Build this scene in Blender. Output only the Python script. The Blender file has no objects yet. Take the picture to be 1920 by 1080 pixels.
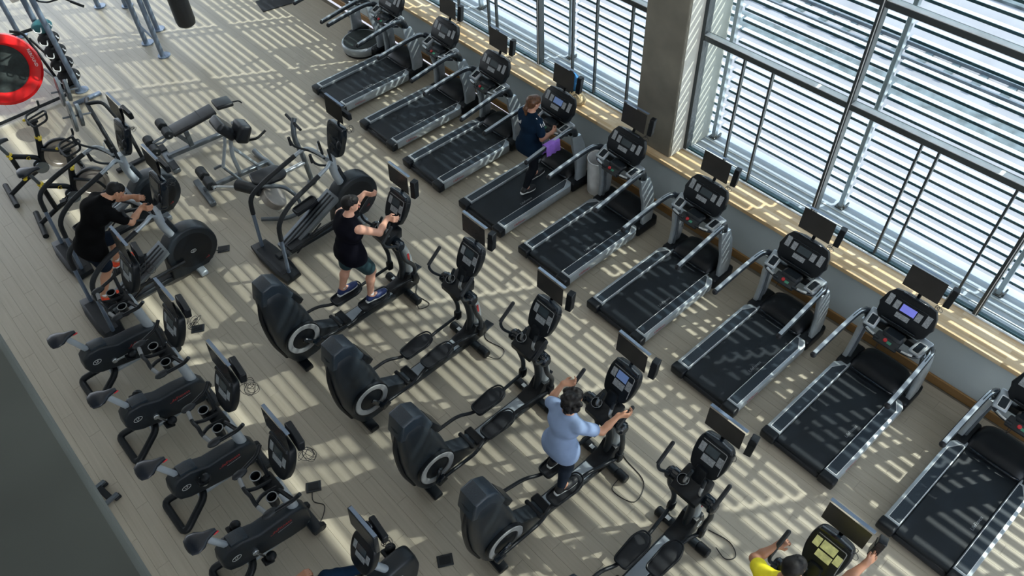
import bpy, bmesh, math, random
import numpy as np
from mathutils import Vector, Matrix, Euler
random.seed(7)
PI = math.pi
SC = bpy.context.scene
COL = SC.collection
R = math.radians

# ------------------------------------------------------------------ camera, sky, sun, exposure
cam_d = bpy.data.cameras.new('camera'); cam = bpy.data.objects.new('camera', cam_d); COL.objects.link(cam)
cam_d.sensor_width = 36.0; cam_d.lens = 1477.37 / 1920 * 36.0; cam_d.clip_end = 400
_r = Vector((0.73314183, -0.67909147, -0.03657635)); _u = Vector((0.52903663, 0.53569582, 0.6581415)); _f = Vector((0.42734449, 0.5018613, -0.75200527))
cm = Matrix((_r, _u, -_f)).transposed().to_4x4(); cm.translation = Vector((-5.24123, 0.174428, 8.16191)); cam.matrix_world = cm
SC.camera = cam
SC.view_settings.view_transform = 'Standard'; SC.view_settings.look = 'None'
SC.view_settings.gamma = 1.0; SC.view_settings.use_curve_mapping = False
SC.view_settings.exposure = 0.3
w = bpy.data.worlds.new('sky'); SC.world = w; w.use_nodes = True
nt = w.node_tree; bg = nt.nodes['Background']
tc = nt.nodes.new('ShaderNodeTexCoord'); sx = nt.nodes.new('ShaderNodeSeparateXYZ'); cr = nt.nodes.new('ShaderNodeValToRGB')
nt.links.new(tc.outputs['Generated'], sx.inputs[0]); nt.links.new(sx.outputs['Z'], cr.inputs[0]); nt.links.new(cr.outputs[0], bg.inputs[0])
cr.color_ramp.elements[0].position = 0.0; cr.color_ramp.elements[0].color = (0.92, 0.96, 1.0, 1)
cr.color_ramp.elements[1].position = 0.7; cr.color_ramp.elements[1].color = (0.60, 0.77, 1.0, 1)
bg.inputs[1].default_value = 2.5
sun_d = bpy.data.lights.new('sun', 'SUN'); sun = bpy.data.objects.new('sun', sun_d); COL.objects.link(sun)
sun_d.energy = 6.6; sun_d.angle = R(0.5); sun_d.color = (1.0, 0.95, 0.86)
sun.rotation_euler = Vector((1.0, -0.66, 1.08)).to_track_quat('Z', 'Y').to_euler()
sun.location = (20, -12, 22)
try:
    SC.cycles.use_denoising = True
    SC.cycles.max_bounces = 8; SC.cycles.diffuse_bounces = 4; SC.cycles.transparent_max_bounces = 12
    SC.cycles.sample_clamp_indirect = 6.0
except Exception: pass

# ------------------------------------------------------------------ materials
def nodes(name):
    m = bpy.data.materials.new(name); m.use_nodes = True
    t = m.node_tree; b = t.nodes['Principled BSDF']
    return m, t, b
def ramp(t, fac, stops):
    c = t.nodes.new('ShaderNodeValToRGB'); e = c.color_ramp.elements
    while len(e) < len(stops): e.new(0.5)
    for k, (p, col) in enumerate(stops): e[k].position = p; e[k].color = (*col, 1)
    t.links.new(fac, c.inputs[0]); return c.outputs[0]
def noise(t, scale, detail=2, vec=None, rough=0.5):
    n = t.nodes.new('ShaderNodeTexNoise'); n.inputs['Scale'].default_value = scale; n.inputs['Detail'].default_value = detail
    n.inputs['Roughness'].default_value = rough
    if vec is None:
        tc = t.nodes.new('ShaderNodeTexCoord'); vec = tc.outputs['Object']
    t.links.new(vec, n.inputs['Vector']); return n.outputs['Fac']
def mat(name, col, rough=0.5, metal=0.0, var=0.12, scale=6.0, bump=0.0, bscale=120.0, spec=None, emit=None):
    m, t, b = nodes(name)
    c0 = tuple(max(0, x * (1 - var)) for x in col); c1 = tuple(min(1, x * (1 + var)) for x in col)
    o = ramp(t, noise(t, scale, 3), [(0.3, c0), (0.7, c1)])
    t.links.new(o, b.inputs['Base Color'])
    b.inputs['Roughness'].default_value = rough; b.inputs['Metallic'].default_value = metal
    if spec is not None: b.inputs['Specular IOR Level'].default_value = spec
    if emit:
        b.inputs['Emission Color'].default_value = (*emit[0], 1); b.inputs['Emission Strength'].default_value = emit[1]
    if bump:
        bp = t.nodes.new('ShaderNodeBump'); bp.inputs['Strength'].default_value = bump; bp.inputs['Distance'].default_value = 0.002
        t.links.new(noise(t, bscale, 2), bp.inputs['Height']); t.links.new(bp.outputs[0], b.inputs['Normal'])
    return m
M = {}
M['black'] = mat('black_plastic', (0.005, 0.007, 0.010), 0.38, spec=0.3)
M['dark'] = mat('dark_plastic', (0.011, 0.016, 0.022), 0.40, spec=0.4)
M['gloss'] = mat('gloss_black', (0.006, 0.010, 0.016), 0.16)
M['rubber'] = mat('rubber', (0.010, 0.012, 0.016), 0.6, bump=0.3, spec=0.35)
M['foam'] = mat('foam_grip', (0.012, 0.015, 0.019), 0.55, bump=0.25, spec=0.4)
M['belt'] = mat('belt_rubber', (0.008, 0.012, 0.017), 0.5, var=0.35, spec=0.35, scale=3.0, bump=0.25, bscale=300)
M['silver'] = mat('silver_paint', (0.42, 0.47, 0.51), 0.32, 0.55)
M['steel'] = mat('brushed_steel', (0.62, 0.65, 0.68), 0.28, 0.95)
M['greysteel'] = mat('grey_steel_paint', (0.13, 0.15, 0.17), 0.35, 0.5)
M['bluesteel'] = mat('blue_grey_paint', (0.17, 0.22, 0.30), 0.32, 0.35)
M['lightpost'] = mat('light_grey_paint', (0.40, 0.45, 0.50), 0.35, 0.3)
M['panelgrey'] = mat('speckled_panel', (0.016, 0.026, 0.038), 0.35, var=0.6, scale=160)
M['white'] = mat('white_paint', (0.78, 0.79, 0.80), 0.45)
M['key'] = mat('keypad_grey', (0.26, 0.28, 0.30), 0.45, var=0.35, scale=55)
M['screen'] = mat('screen_glass', (0.02, 0.022, 0.024), 0.12)
M['tvscreen'] = mat('tv_glass', (0.028, 0.027, 0.027), 0.22, spec=0.3)
M['lcd'] = mat('lcd_dark', (0.035, 0.05, 0.06), 0.2)
M['lcd_blue'] = mat('lcd_blue', (0.08, 0.12, 0.2), 0.2, emit=((0.12, 0.2, 0.45), 0.35))
M['lcd_violet'] = mat('lcd_violet', (0.1, 0.1, 0.3), 0.2, emit=((0.13, 0.15, 0.55), 0.75))
M['lcd_yellow'] = mat('lcd_yellow', (0.3, 0.3, 0.12), 0.3, var=0.5, scale=20, emit=((0.42, 0.45, 0.22), 0.35))
M['red'] = mat('red_plastic', (0.55, 0.02, 0.03), 0.4)
M['redprint'] = mat('red_print', (0.42, 0.03, 0.035), 0.5)
M['green'] = mat('green_label', (0.05, 0.25, 0.16), 0.5)
M['yellow'] = mat('yellow_plastic', (0.75, 0.55, 0.03), 0.45)
M['vinyl'] = mat('black_vinyl', (0.008, 0.010, 0.014), 0.36, bump=0.15)
M['navyvinyl'] = mat('saddle_vinyl', (0.008, 0.012, 0.020), 0.3)
M['ring'] = mat('ring_grey', (0.26, 0.27, 0.28), 0.45)
M['flywheel'] = mat('flywheel_metal', (0.42, 0.38, 0.35), 0.35, 0.6)
M['cable'] = mat('black_cable', (0.01, 0.01, 0.012), 0.5)
M['redvinyl'] = mat('red_vinyl', (0.78, 0.012, 0.015), 0.28)
M['mesh'] = mat('black_mesh', (0.012, 0.02, 0.02), 0.6, var=0.6, scale=12)
M['teal'] = mat('teal_fabric', (0.03, 0.14, 0.17), 0.6)
M['blackfabric'] = mat('black_fabric', (0.012, 0.013, 0.016), 0.8, bump=0.4)
M['purple'] = mat('purple_towel', (0.27, 0.13, 0.55), 0.85, var=0.3, bump=0.5)
M['bluefabric'] = mat('blue_fabric', (0.015, 0.17, 0.42), 0.7, var=0.4)
M['tan'] = mat('tan_paper', (0.62, 0.48, 0.28), 0.7, var=0.2)
# people
M['skin_a'] = mat('skin_light', (0.62, 0.33, 0.23), 0.5, var=0.1)
M['skin_b'] = mat('skin_tan', (0.50, 0.25, 0.15), 0.5, var=0.1)
M['skin_c'] = mat('skin_brown', (0.36, 0.17, 0.10), 0.5, var=0.1)
M['hair_black'] = mat('hair_black', (0.008, 0.007, 0.007), 0.6, var=0.5, scale=40, spec=0.25)
M['hair_brown'] = mat('hair_brown', (0.10, 0.042, 0.018), 0.4, var=0.5, scale=40)
M['tee_black'] = mat('tee_black', (0.003, 0.003, 0.0035), 0.85, spec=0.08)
M['tank_navy'] = mat('tank_black', (0.004, 0.004, 0.008), 0.8, spec=0.08)
M['shorts_navy'] = mat('shorts_navy', (0.010, 0.016, 0.028), 0.8, spec=0.08)
M['shorts_teal'] = mat('shorts_teal', (0.008, 0.035, 0.045), 0.7)
M['tee_navy'] = mat('tee_navy', (0.006, 0.018, 0.04), 0.8, spec=0.08)
M['legging'] = mat('legging_black', (0.008, 0.010, 0.014), 0.7, spec=0.08)
M['legging_grey'] = mat('legging_charcoal', (0.016, 0.022, 0.034), 0.7, spec=0.08)
M['tee_blue'] = mat('tee_lightblue', (0.22, 0.30, 0.47), 0.8, var=0.1)
M['tee_yellow'] = mat('tee_yellow', (0.80, 0.68, 0.01), 0.7)
M['shoe_orange'] = mat('shoe_orange', (0.85, 0.07, 0.02), 0.5, var=0.25, scale=25)
M['shoe_navy'] = mat('shoe_navy', (0.015, 0.03, 0.12), 0.5)
M['shoe_black'] = mat('shoe_black', (0.012, 0.012, 0.014), 0.5)
M['sole'] = mat('sole_white', (0.66, 0.68, 0.68), 0.5)
M['eye'] = mat('eye_dark', (0.02, 0.015, 0.012), 0.2)
M['lips'] = mat('lips', (0.42, 0.13, 0.11), 0.5)
# building
M['wall'] = mat('grey_wall_paint', (0.47, 0.53, 0.55), 0.75, var=0.06, scale=1.2)
M['concrete'] = mat('concrete', (0.19, 0.178, 0.145), 0.8, var=0.2, scale=2.2, bump=0.2, bscale=40)
M['frame'] = mat('aluminium_frame', (0.055, 0.065, 0.07), 0.35, 0.4)
M['track'] = mat('sill_track_white', (0.72, 0.74, 0.75), 0.4, 0.1)
M['ledge'] = mat('ledge_panel', (0.40, 0.45, 0.52), 0.45, 0.1, var=0.08, scale=1.5)
M['blade'] = mat('louver_white', (0.62, 0.64, 0.66), 0.4, 0.1)
M['shade_and_channel'] = mat('louver_shade_and_channel', (0.035, 0.085, 0.105), 0.4, 0.2)  # shade of the louver edges put into colour; also colours the slide channel
M['ceiling'] = mat('ceiling_white', (0.6, 0.6, 0.58), 0.8)
M['parapet'] = mat('parapet_stone', (0.075, 0.088, 0.084), 0.7, var=0.45, scale=1.6)
M['ground'] = mat('outside_concrete', (0.235, 0.225, 0.24), 0.85, var=0.15, scale=0.6)
M['ballast'] = mat('track_ballast', (0.10, 0.12, 0.13), 0.9, var=0.4, scale=3)
M['terracotta'] = mat('terracotta', (0.42, 0.24, 0.18), 0.8, var=0.3, scale=2)
M['leaf'] = mat('leaf_green', (0.09, 0.22, 0.03), 0.6, var=0.5, scale=9)
# wood
def wood(name, stops, sx_, sy_, rough, rnd=0.5, stave=None):
    m, t, b = nodes(name)
    g = t.nodes.new('ShaderNodeNewGeometry'); oi = t.nodes.new('ShaderNodeObjectInfo')
    mp = t.nodes.new('ShaderNodeMapping'); mp.inputs['Scale'].default_value = (sx_, sy_, 8)
    add = t.nodes.new('ShaderNodeVectorMath'); add.operation = 'ADD'
    cx = t.nodes.new('ShaderNodeCombineXYZ')
    mul = t.nodes.new('ShaderNodeMath'); mul.operation = 'MULTIPLY_ADD'; mul.inputs[1].default_value = 37.0
    t.links.new(oi.outputs['Random'], mul.inputs[0]); t.links.new(g.outputs['Random Per Island'], mul.inputs[2])
    t.links.new(mul.outputs[0], cx.inputs[0]); t.links.new(g.outputs['Position'], add.inputs[0]); t.links.new(cx.outputs[0], add.inputs[1])
    t.links.new(add.outputs[0], mp.inputs['Vector'])
    n1 = noise(t, 1.0, 5, mp.outputs[0], 0.6)
    a = t.nodes.new('ShaderNodeMath'); a.operation = 'ADD'; t.links.new(oi.outputs['Random'], a.inputs[0]); t.links.new(g.outputs['Random Per Island'], a.inputs[1])
    fr = t.nodes.new('ShaderNodeMath'); fr.operation = 'FRACT'; t.links.new(a.outputs[0], fr.inputs[0])
    mx = t.nodes.new('ShaderNodeMix'); mx.data_type = 'FLOAT'; mx.inputs[0].default_value = rnd
    if stave:
        br = t.nodes.new('ShaderNodeTexBrick'); br.inputs['Scale'].default_value = 1.0
        br.inputs['Brick Width'].default_value = stave[0]; br.inputs['Row Height'].default_value = stave[1]; br.inputs['Mortar Size'].default_value = 0.0012
        br.inputs['Color1'].default_value = (0, 0, 0, 1); br.inputs['Color2'].default_value = (1, 1, 1, 1); br.inputs['Mortar'].default_value = (0.1, 0.1, 0.1, 1)
        rot = t.nodes.new('ShaderNodeMapping'); rot.inputs['Rotation'].default_value = (0, 0, PI / 2)
        t.links.new(g.outputs['Position'], rot.inputs['Vector']); t.links.new(rot.outputs[0], br.inputs['Vector'])
        t.links.new(br.outputs['Color'], mx.inputs[3])
    else: t.links.new(fr.outputs[0], mx.inputs[3])
    t.links.new(n1, mx.inputs[2])
    t.links.new(ramp(t, mx.outputs[0], stops), b.inputs['Base Color'])
    b.inputs['Roughness'].default_value = rough
    return m
M['floor'] = wood('oak_laminate', [(0.2, (0.355, 0.315, 0.245)), (0.45, (0.415, 0.37, 0.295)), (0.75, (0.465, 0.42, 0.34))], 30, 0.9, 0.42, 0.05)
M['floorbase'] = mat('floor_joint', (0.16, 0.14, 0.11), 0.8)
M['sill'] = wood('sill_beech', [(0.1, (0.55, 0.36, 0.18)), (0.5, (0.70, 0.52, 0.31)), (0.9, (0.80, 0.64, 0.44))], 30, 2, 0.35, 0.6, (0.42, 0.055))
M['base_wood'] = wood('baseboard_oak', [(0.2, (0.24, 0.13, 0.045)), (0.8, (0.38, 0.22, 0.09))], 2, 3, 0.45, 0.3)
# column return: the sunlit side put into a paler colour
def returnmat():
    m, t, b = nodes('column_return_lit')
    b.inputs['Base Color'].default_value = (0.62, 0.61, 0.55, 1); b.inputs['Roughness'].default_value = 0.6
    t.links.new(ramp(t, noise(t, 3, 3), [(0.3, (0.54, 0.53, 0.48)), (0.7, (0.64, 0.63, 0.57))]), b.inputs['Base Color'])
    return m
M['return'] = returnmat()
def glassmat():
    m = bpy.data.materials.new('window_glass'); m.use_nodes = True; t = m.node_tree; t.nodes.clear()
    o = t.nodes.new('ShaderNodeOutputMaterial'); mx = t.nodes.new('ShaderNodeMixShader'); tr = t.nodes.new('ShaderNodeBsdfTransparent'); gl = t.nodes.new('ShaderNodeBsdfGlossy'); lw = t.nodes.new('ShaderNodeLayerWeight'); pw = t.nodes.new('ShaderNodeMath'); sc = t.nodes.new('ShaderNodeMath')
    tr.inputs[0].default_value = (0.90, 0.95, 0.95, 1); gl.inputs['Roughness'].default_value = 0.02; lw.inputs[0].default_value = 0.5
    pw.operation = 'POWER'; pw.inputs[1].default_value = 5.0; sc.operation = 'MULTIPLY_ADD'; sc.inputs[1].default_value = 0.6; sc.inputs[2].default_value = 0.03
    t.links.new(lw.outputs['Facing'], pw.inputs[0]); t.links.new(pw.outputs[0], sc.inputs[0])
    t.links.new(sc.outputs[0], mx.inputs[0]); t.links.new(tr.outputs[0], mx.inputs[1]); t.links.new(gl.outputs[0], mx.inputs[2]); t.links.new(mx.outputs[0], o.inputs[0])
    return m
M['glass'] = glassmat()

# ------------------------------------------------------------------ mesh helpers
def fillet(pts, r, n=4, closed=False):
    pts = [Vector(p) for p in pts]; out = []; N = len(pts)
    for i, p in enumerate(pts):
        if not closed and i in (0, N - 1): out.append(p); continue
        a = pts[(i - 1) % N]; c = pts[(i + 1) % N]
        d1 = a - p; d2 = c - p
        q = min(r, d1.length * 0.48, d2.length * 0.48)
        s = p + d1.normalized() * q; e = p + d2.normalized() * q
        for k in range(n + 1):
            t = k / n; out.append(s * (1 - t) ** 2 + p * (2 * t * (1 - t)) + e * t * t)
    return out
def catmull(pts, n=6):
    pts = [Vector(p) for p in pts]; P = [pts[0] * 2 - pts[1]] + pts + [pts[-1] * 2 - pts[-2]]; out = []
    for i in range(1, len(P) - 2):
        for k in range(n):
            t = k / n; a, b, c, d = P[i - 1:i + 3]
            out.append(0.5 * (2 * b + (c - a) * t + (2 * a - 5 * b + 4 * c - d) * t * t + (3 * b - a - 3 * c + d) * t ** 3))
    return out + [pts[-1]]
class MB:
    def __init__(s): s.v = []; s.f = []; s.m = []
    def add(s, vs, fs, mi=0):
        b = len(s.v); s.v += [tuple(v) for v in vs]; s.f += [tuple(i + b for i in f) for f in fs]; s.m += [mi] * len(fs); return s
    def bm(s, bm, mi=0, mtx=None):
        bm.verts.index_update()
        vs = [(mtx @ v.co if mtx else v.co.copy()) for v in bm.verts]; fs = [[v.index for v in f.verts] for f in bm.faces]; bm.free(); return s.add(vs, fs, mi)
    def box(s, c, d, rot=(0, 0, 0), bev=0.0, seg=1, mi=0):
        bm = bmesh.new(); bmesh.ops.create_cube(bm, size=1.0)
        for v in bm.verts: v.co = Vector((v.co.x * d[0], v.co.y * d[1], v.co.z * d[2]))
        if bev: bmesh.ops.bevel(bm, geom=bm.edges[:], offset=min(bev, 0.45 * min(d)), segments=seg, affect='EDGES', profile=0.6)
        return s.bm(bm, mi, Matrix.Translation(Vector(c)) @ Euler(rot).to_matrix().to_4x4())
    def tube(s, pts, r, n=10, fl=0.0, closed=False, ry=None, mi=0, fn=4):
        if fl: pts = fillet(pts, fl, fn, closed)
        pts = [Vector(p) for p in pts]; N = len(pts)
        rr = r if isinstance(r, (list, tuple)) else [r] * N
        if len(rr) != N: rr = [rr[0] + (rr[-1] - rr[0]) * i / (N - 1) for i in range(N)]
        tan = []
        for i in range(N):
            a = pts[(i - 1) % N] if (closed or i > 0) else pts[i]; c = pts[(i + 1) % N] if (closed or i < N - 1) else pts[i]
            tan.append((c - a).normalized() if (c - a).length > 1e-9 else Vector((0, 0, 1)))
        up = Vector((0, 0, 1)) if abs(tan[0].z) < 0.9 else Vector((1, 0, 0))
        vs = []; nrm = (up - tan[0] * up.dot(tan[0])).normalized()
        for i in range(N):
            nrm = (nrm - tan[i] * nrm.dot(tan[i])).normalized(); bi = tan[i].cross(nrm)
            for k in range(n):
                a = 2 * PI * k / n; vs.append(pts[i] + nrm * (math.cos(a) * rr[i]) + bi * (math.sin(a) * (rr[i] if ry is None else ry)))
        fs = []
        for i in range(N if closed else N - 1):
            j = (i + 1) % N
            for k in range(n): fs.append((i * n + k, i * n + (k + 1) % n, j * n + (k + 1) % n, j * n + k))
        if not closed: fs += [tuple(range(n - 1, -1, -1)), tuple((N - 1) * n + k for k in range(n))]
        return s.add(vs, fs, mi)
    def cyl(s, a, b, r, n=16, bev=0.0, mi=0):
        a = Vector(a); b = Vector(b); d = (b - a).normalized()
        if bev: return s.tube([a, a + d * 1e-4, a + d * bev, b - d * bev, b - d * 1e-4, b], [r - bev, r - bev, r, r, r - bev, r - bev], n, mi=mi)
        return s.tube([a, b], r, n, mi=mi)
    def prism(s, poly, h0, h1, axis='y', bev=0.0, seg=2, mi=0, mtx=None, fl=0.0):
        if fl: poly = [(p.x, p.y) for p in fillet([(a, b, 0) for a, b in poly], fl, 4, True)]
        bm = bmesh.new()
        vs = [bm.verts.new((a, b, h0)) for a, b in poly]; f = bm.faces.new(vs)
        r_ = bmesh.ops.extrude_face_region(bm, geom=[f])
        for e in r_['geom']:
            if isinstance(e, bmesh.types.BMVert): e.co.z = h1
        bmesh.ops.recalc_face_normals(bm, faces=bm.faces[:])
        if bev:
            ed = [e for e in bm.edges if abs(e.verts[0].co.z - e.verts[1].co.z) < 1e-6]
            bmesh.ops.bevel(bm, geom=ed, offset=bev, segments=seg, affect='EDGES', profile=0.5)
        mm = {'z': Matrix.Identity(4), 'y': Matrix(((1, 0, 0, 0), (0, 0, 1, 0), (0, 1, 0, 0), (0, 0, 0, 1))), 'x': Matrix(((0, 0, 1, 0), (1, 0, 0, 0), (0, 1, 0, 0), (0, 0, 0, 1)))}[axis]
        if mtx is not None: mm = mtx @ mm
        if mm.determinant() < 0:
            for fc in bm.faces: fc.normal_flip()
        return s.bm(bm, mi, mm)
    def loft(s, rings, mi=0, cap=True):
        n = len(rings[0]); vs = [p for r_ in rings for p in r_]; fs = []
        for i in range(len(rings) - 1):
            for k in range(n): fs.append((i * n + k, i * n + (k + 1) % n, (i + 1) * n + (k + 1) % n, (i + 1) * n + k))
        if cap: fs += [tuple(range(n - 1, -1, -1)), tuple((len(rings) - 1) * n + k for k in range(n))]
        return s.add(vs, fs, mi)
    def ell(s, c, r, n=12, m=8, mi=0, rot=None):
        vs = [(0, 0, -1)]; fs = []
        for i in range(1, m):
            a = -PI / 2 + PI * i / m
            for k in range(n): vs.append((math.cos(a) * math.cos(2 * PI * k / n), math.cos(a) * math.sin(2 * PI * k / n), math.sin(a)))
        vs.append((0, 0, 1)); L = len(vs) - 1
        for k in range(n):
            fs.append((0, 1 + (k + 1) % n, 1 + k)); fs.append((L, 1 + (m - 2) * n + k, 1 + (m - 2) * n + (k + 1) % n))
            for i in range(m - 2): fs.append((1 + i * n + k, 1 + i * n + (k + 1) % n, 1 + (i + 1) * n + (k + 1) % n, 1 + (i + 1) * n + k))
        rm = Euler(rot).to_matrix() if rot else Matrix.Identity(3)
        return s.add([Vector(c) + rm @ Vector((v[0] * r[0], v[1] * r[1], v[2] * r[2])) for v in vs], fs, mi)
    def lathe(s, prof, c, axis='z', n=24, mi=0, ang=None):
        vs = []; fs = []; m = len(prof)
        for k in range(n):
            a = 2 * PI * k / n
            for r_, h in prof:
                p = (r_ * math.cos(a), r_ * math.sin(a), h)
                if axis == 'y': p = (p[0], p[2], p[1])
                if axis == 'x': p = (p[2], p[0], p[1])
                vs.append(Vector(p) + Vector(c))
        for k in range(n):
            for i in range(m - 1):
                f = (k * m + i, ((k + 1) % n) * m + i, ((k + 1) % n) * m + i + 1, k * m + i + 1)
                fs.append(f if axis != 'y' else f[::-1])
        return s.add(vs, fs, mi)
    def xf(s, mtx):
        s.v = [tuple(mtx @ Vector(v)) for v in s.v]; return s
    def mesh(s, name, mats, ang=40):
        me = bpy.data.meshes.new(name); me.from_pydata(s.v, [], s.f)
        for m_ in (mats if isinstance(mats, (list, tuple)) else [mats]): me.materials.append(M[m_] if isinstance(m_, str) else m_)
        me.polygons.foreach_set('material_index', s.m)
        me.polygons.foreach_set('use_smooth', [True] * len(s.f))
        me.update(); me.set_sharp_from_angle(angle=R(ang)); return me
CACHE = {}
def link(name, me, parent=None, loc=None, rz=None):
    o = bpy.data.objects.new(name, me); COL.objects.link(o)
    if parent is not None: o.parent = parent
    if loc is not None: o.location = loc
    if rz is not None: o.rotation_euler = (0, 0, rz)
    return o
def part(parent, name, fn, mats, key=None, label=None, ang=40):
    """a part as its own mesh object; fn returns an MB; key shares the mesh between copies"""
    if key is not None and key in CACHE: me = CACHE[key]
    else:
        me = fn().mesh(name, mats, ang)
        if key is not None: CACHE[key] = me
    o = link(name, me, parent)
    if label: o['label'] = label
    return o
def tag(o, label, cat, group=None):
    o['label'] = label; o['category'] = cat
    if group: o['group'] = group
    return o
def thing(name, label, cat, loc=(0, 0, 0), rz=0.0, group=None):
    return tag(link(name, None, None, loc, rz), label, cat, group)
def struct(name, mb, mats, parent=None, ang=40):
    o = link(name, mb.mesh(name, mats, ang), parent)
    if parent is None: o['kind'] = 'structure'
    return o
def single(name, mb, mats, label, cat, group=None, loc=None, rz=None):
    return tag(link(name, mb.mesh(name, mats), None, loc, rz), label, cat, group)
def text_mb(txt, size, mtx, ext=0.0006):
    """flat lettering as a mesh; mtx maps the text plane (x right, y up) into place"""
    cu = bpy.data.curves.new('lettering', 'FONT'); cu.body = txt; cu.size = size; cu.extrude = ext; cu.align_x = 'CENTER'; cu.align_y = 'CENTER'; cu.resolution_u = 2
    ob = bpy.data.objects.new('lettering', cu); COL.objects.link(ob)
    dg = bpy.context.evaluated_depsgraph_get(); me = bpy.data.meshes.new_from_object(ob.evaluated_get(dg))
    mb = MB(); mb.add([mtx @ v.co for v in me.vertices], [tuple(p.vertices) for p in me.polygons])
    bpy.data.objects.remove(ob); bpy.data.curves.remove(cu); bpy.data.meshes.remove(me); return mb
def frame_mtx(o, xdir, ydir):
    x = Vector(xdir).normalized(); y = Vector(ydir); y = (y - x * y.dot(x)).normalized(); z = x.cross(y)
    m_ = Matrix((x, y, z)).transposed().to_4x4(); m_.translation = Vector(o); return m_
def merge(*mbs):
    a = MB()
    for b in mbs: a.add(b.v, b.f, 0)
    return a
# ------------------------------------------------------------------ the setting
WK = -0.008                                    # the window wall runs a hair off the treadmill row
WM = Matrix.Rotation(WK, 4, 'Z')
def wst(name, mb, mats, parent=None):
    o = struct(name, mb, mats, parent)
    if parent is None: o.rotation_euler = (0, 0, WK)
    return o
Y0, Y1 = -6.0, 24.0
# floor: sub-floor slab plus planks
floor = struct('floor', MB().box((-3.9, 9, -0.11), (11.9, 32, 0.2)), 'floorbase')
PW, PL = 0.145, 1.29
def plank_mb(l, w_, x=0, y=0, mb=None):
    mb = mb or MB(); a, b = w_ / 2 - 0.0007, l / 2 - 0.0008; c = 0.0012
    v = [(x - a, y - b, -0.01), (x + a, y - b, -0.01), (x + a, y + b, -0.01), (x - a, y + b, -0.01),
         (x - a, y - b, -c), (x + a, y - b, -c), (x + a, y + b, -c), (x - a, y + b, -c),
         (x - a + c, y - b + c, 0), (x + a - c, y - b + c, 0), (x + a - c, y + b - c, 0), (x - a + c, y + b - c, 0)]
    f = [(8, 9, 10, 11)] + [(i, (i + 1) % 4, 4 + (i + 1) % 4, 4 + i) for i in range(4)] + [(4 + i, 4 + (i + 1) % 4, 8 + (i + 1) % 4, 8 + i) for i in range(4)]
    return mb.add(v, f)
plank_me = plank_mb(PL, PW).mesh('plank', 'floor', 15)
cand = []
nx = int(8.6 / PW)
for i in range(nx):
    x = 1.955 - PW * (i + 0.5) + 0.002
    off = (i * 0.37 % 1.0) * PL
    j = 0
    while True:
        y = -3.0 + off - PL + j * PL; j += 1
        if y > 19.5: break
        q = cam.matrix_world.inverted() @ Vector((x, y, 0))
        u, v_ = 1477 * q.x / -q.z, 1477 * q.y / -q.z
        vis = abs(u) < 1020 and abs(v_) < 600 and -q.z > 0
        cand.append((0 if vis else 1, -q.z, x, y))
cand.sort()
rest = MB()
for k, (hid, d, x, y) in enumerate(cand):
    if k < 298 and not hid: link('plank', plank_me, floor, (x, y, 0))
    else: plank_mb(PL, PW, x, y, rest)
o = link('planks', rest.mesh('planks', 'floor', 15), floor); o['kind'] = 'stuff'
# low wall, baseboard, sill
wst('wall_window', MB().box((2.26, (Y0 + Y1) / 2, 0.43), (0.5, Y1 - Y0, 0.86)), 'wall')
wst('baseboard_window', MB().box((1.995, (Y0 + Y1) / 2, 0.065), (0.03, Y1 - Y0, 0.13), bev=0.004), 'base_wood')
wst('trim_sill', MB().box((2.165, (Y0 + Y1) / 2, 0.895), (0.43, Y1 - Y0, 0.06), bev=0.006, seg=2), 'sill')
# concrete column between the two windows, its return painted pale as the lit side
col = wst('wall_column', MB().box((2.32, 5.585, 5.2), (0.52, 0.65, 8.55), bev=0.012), 'concrete')
wst('wall_column_return', MB().box((2.33, 5.255, 5.2), (0.46, 0.012, 8.53)).box((2.80, 5.585, 5.1), (0.44, 0.60, 8.6)), 'return')
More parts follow.
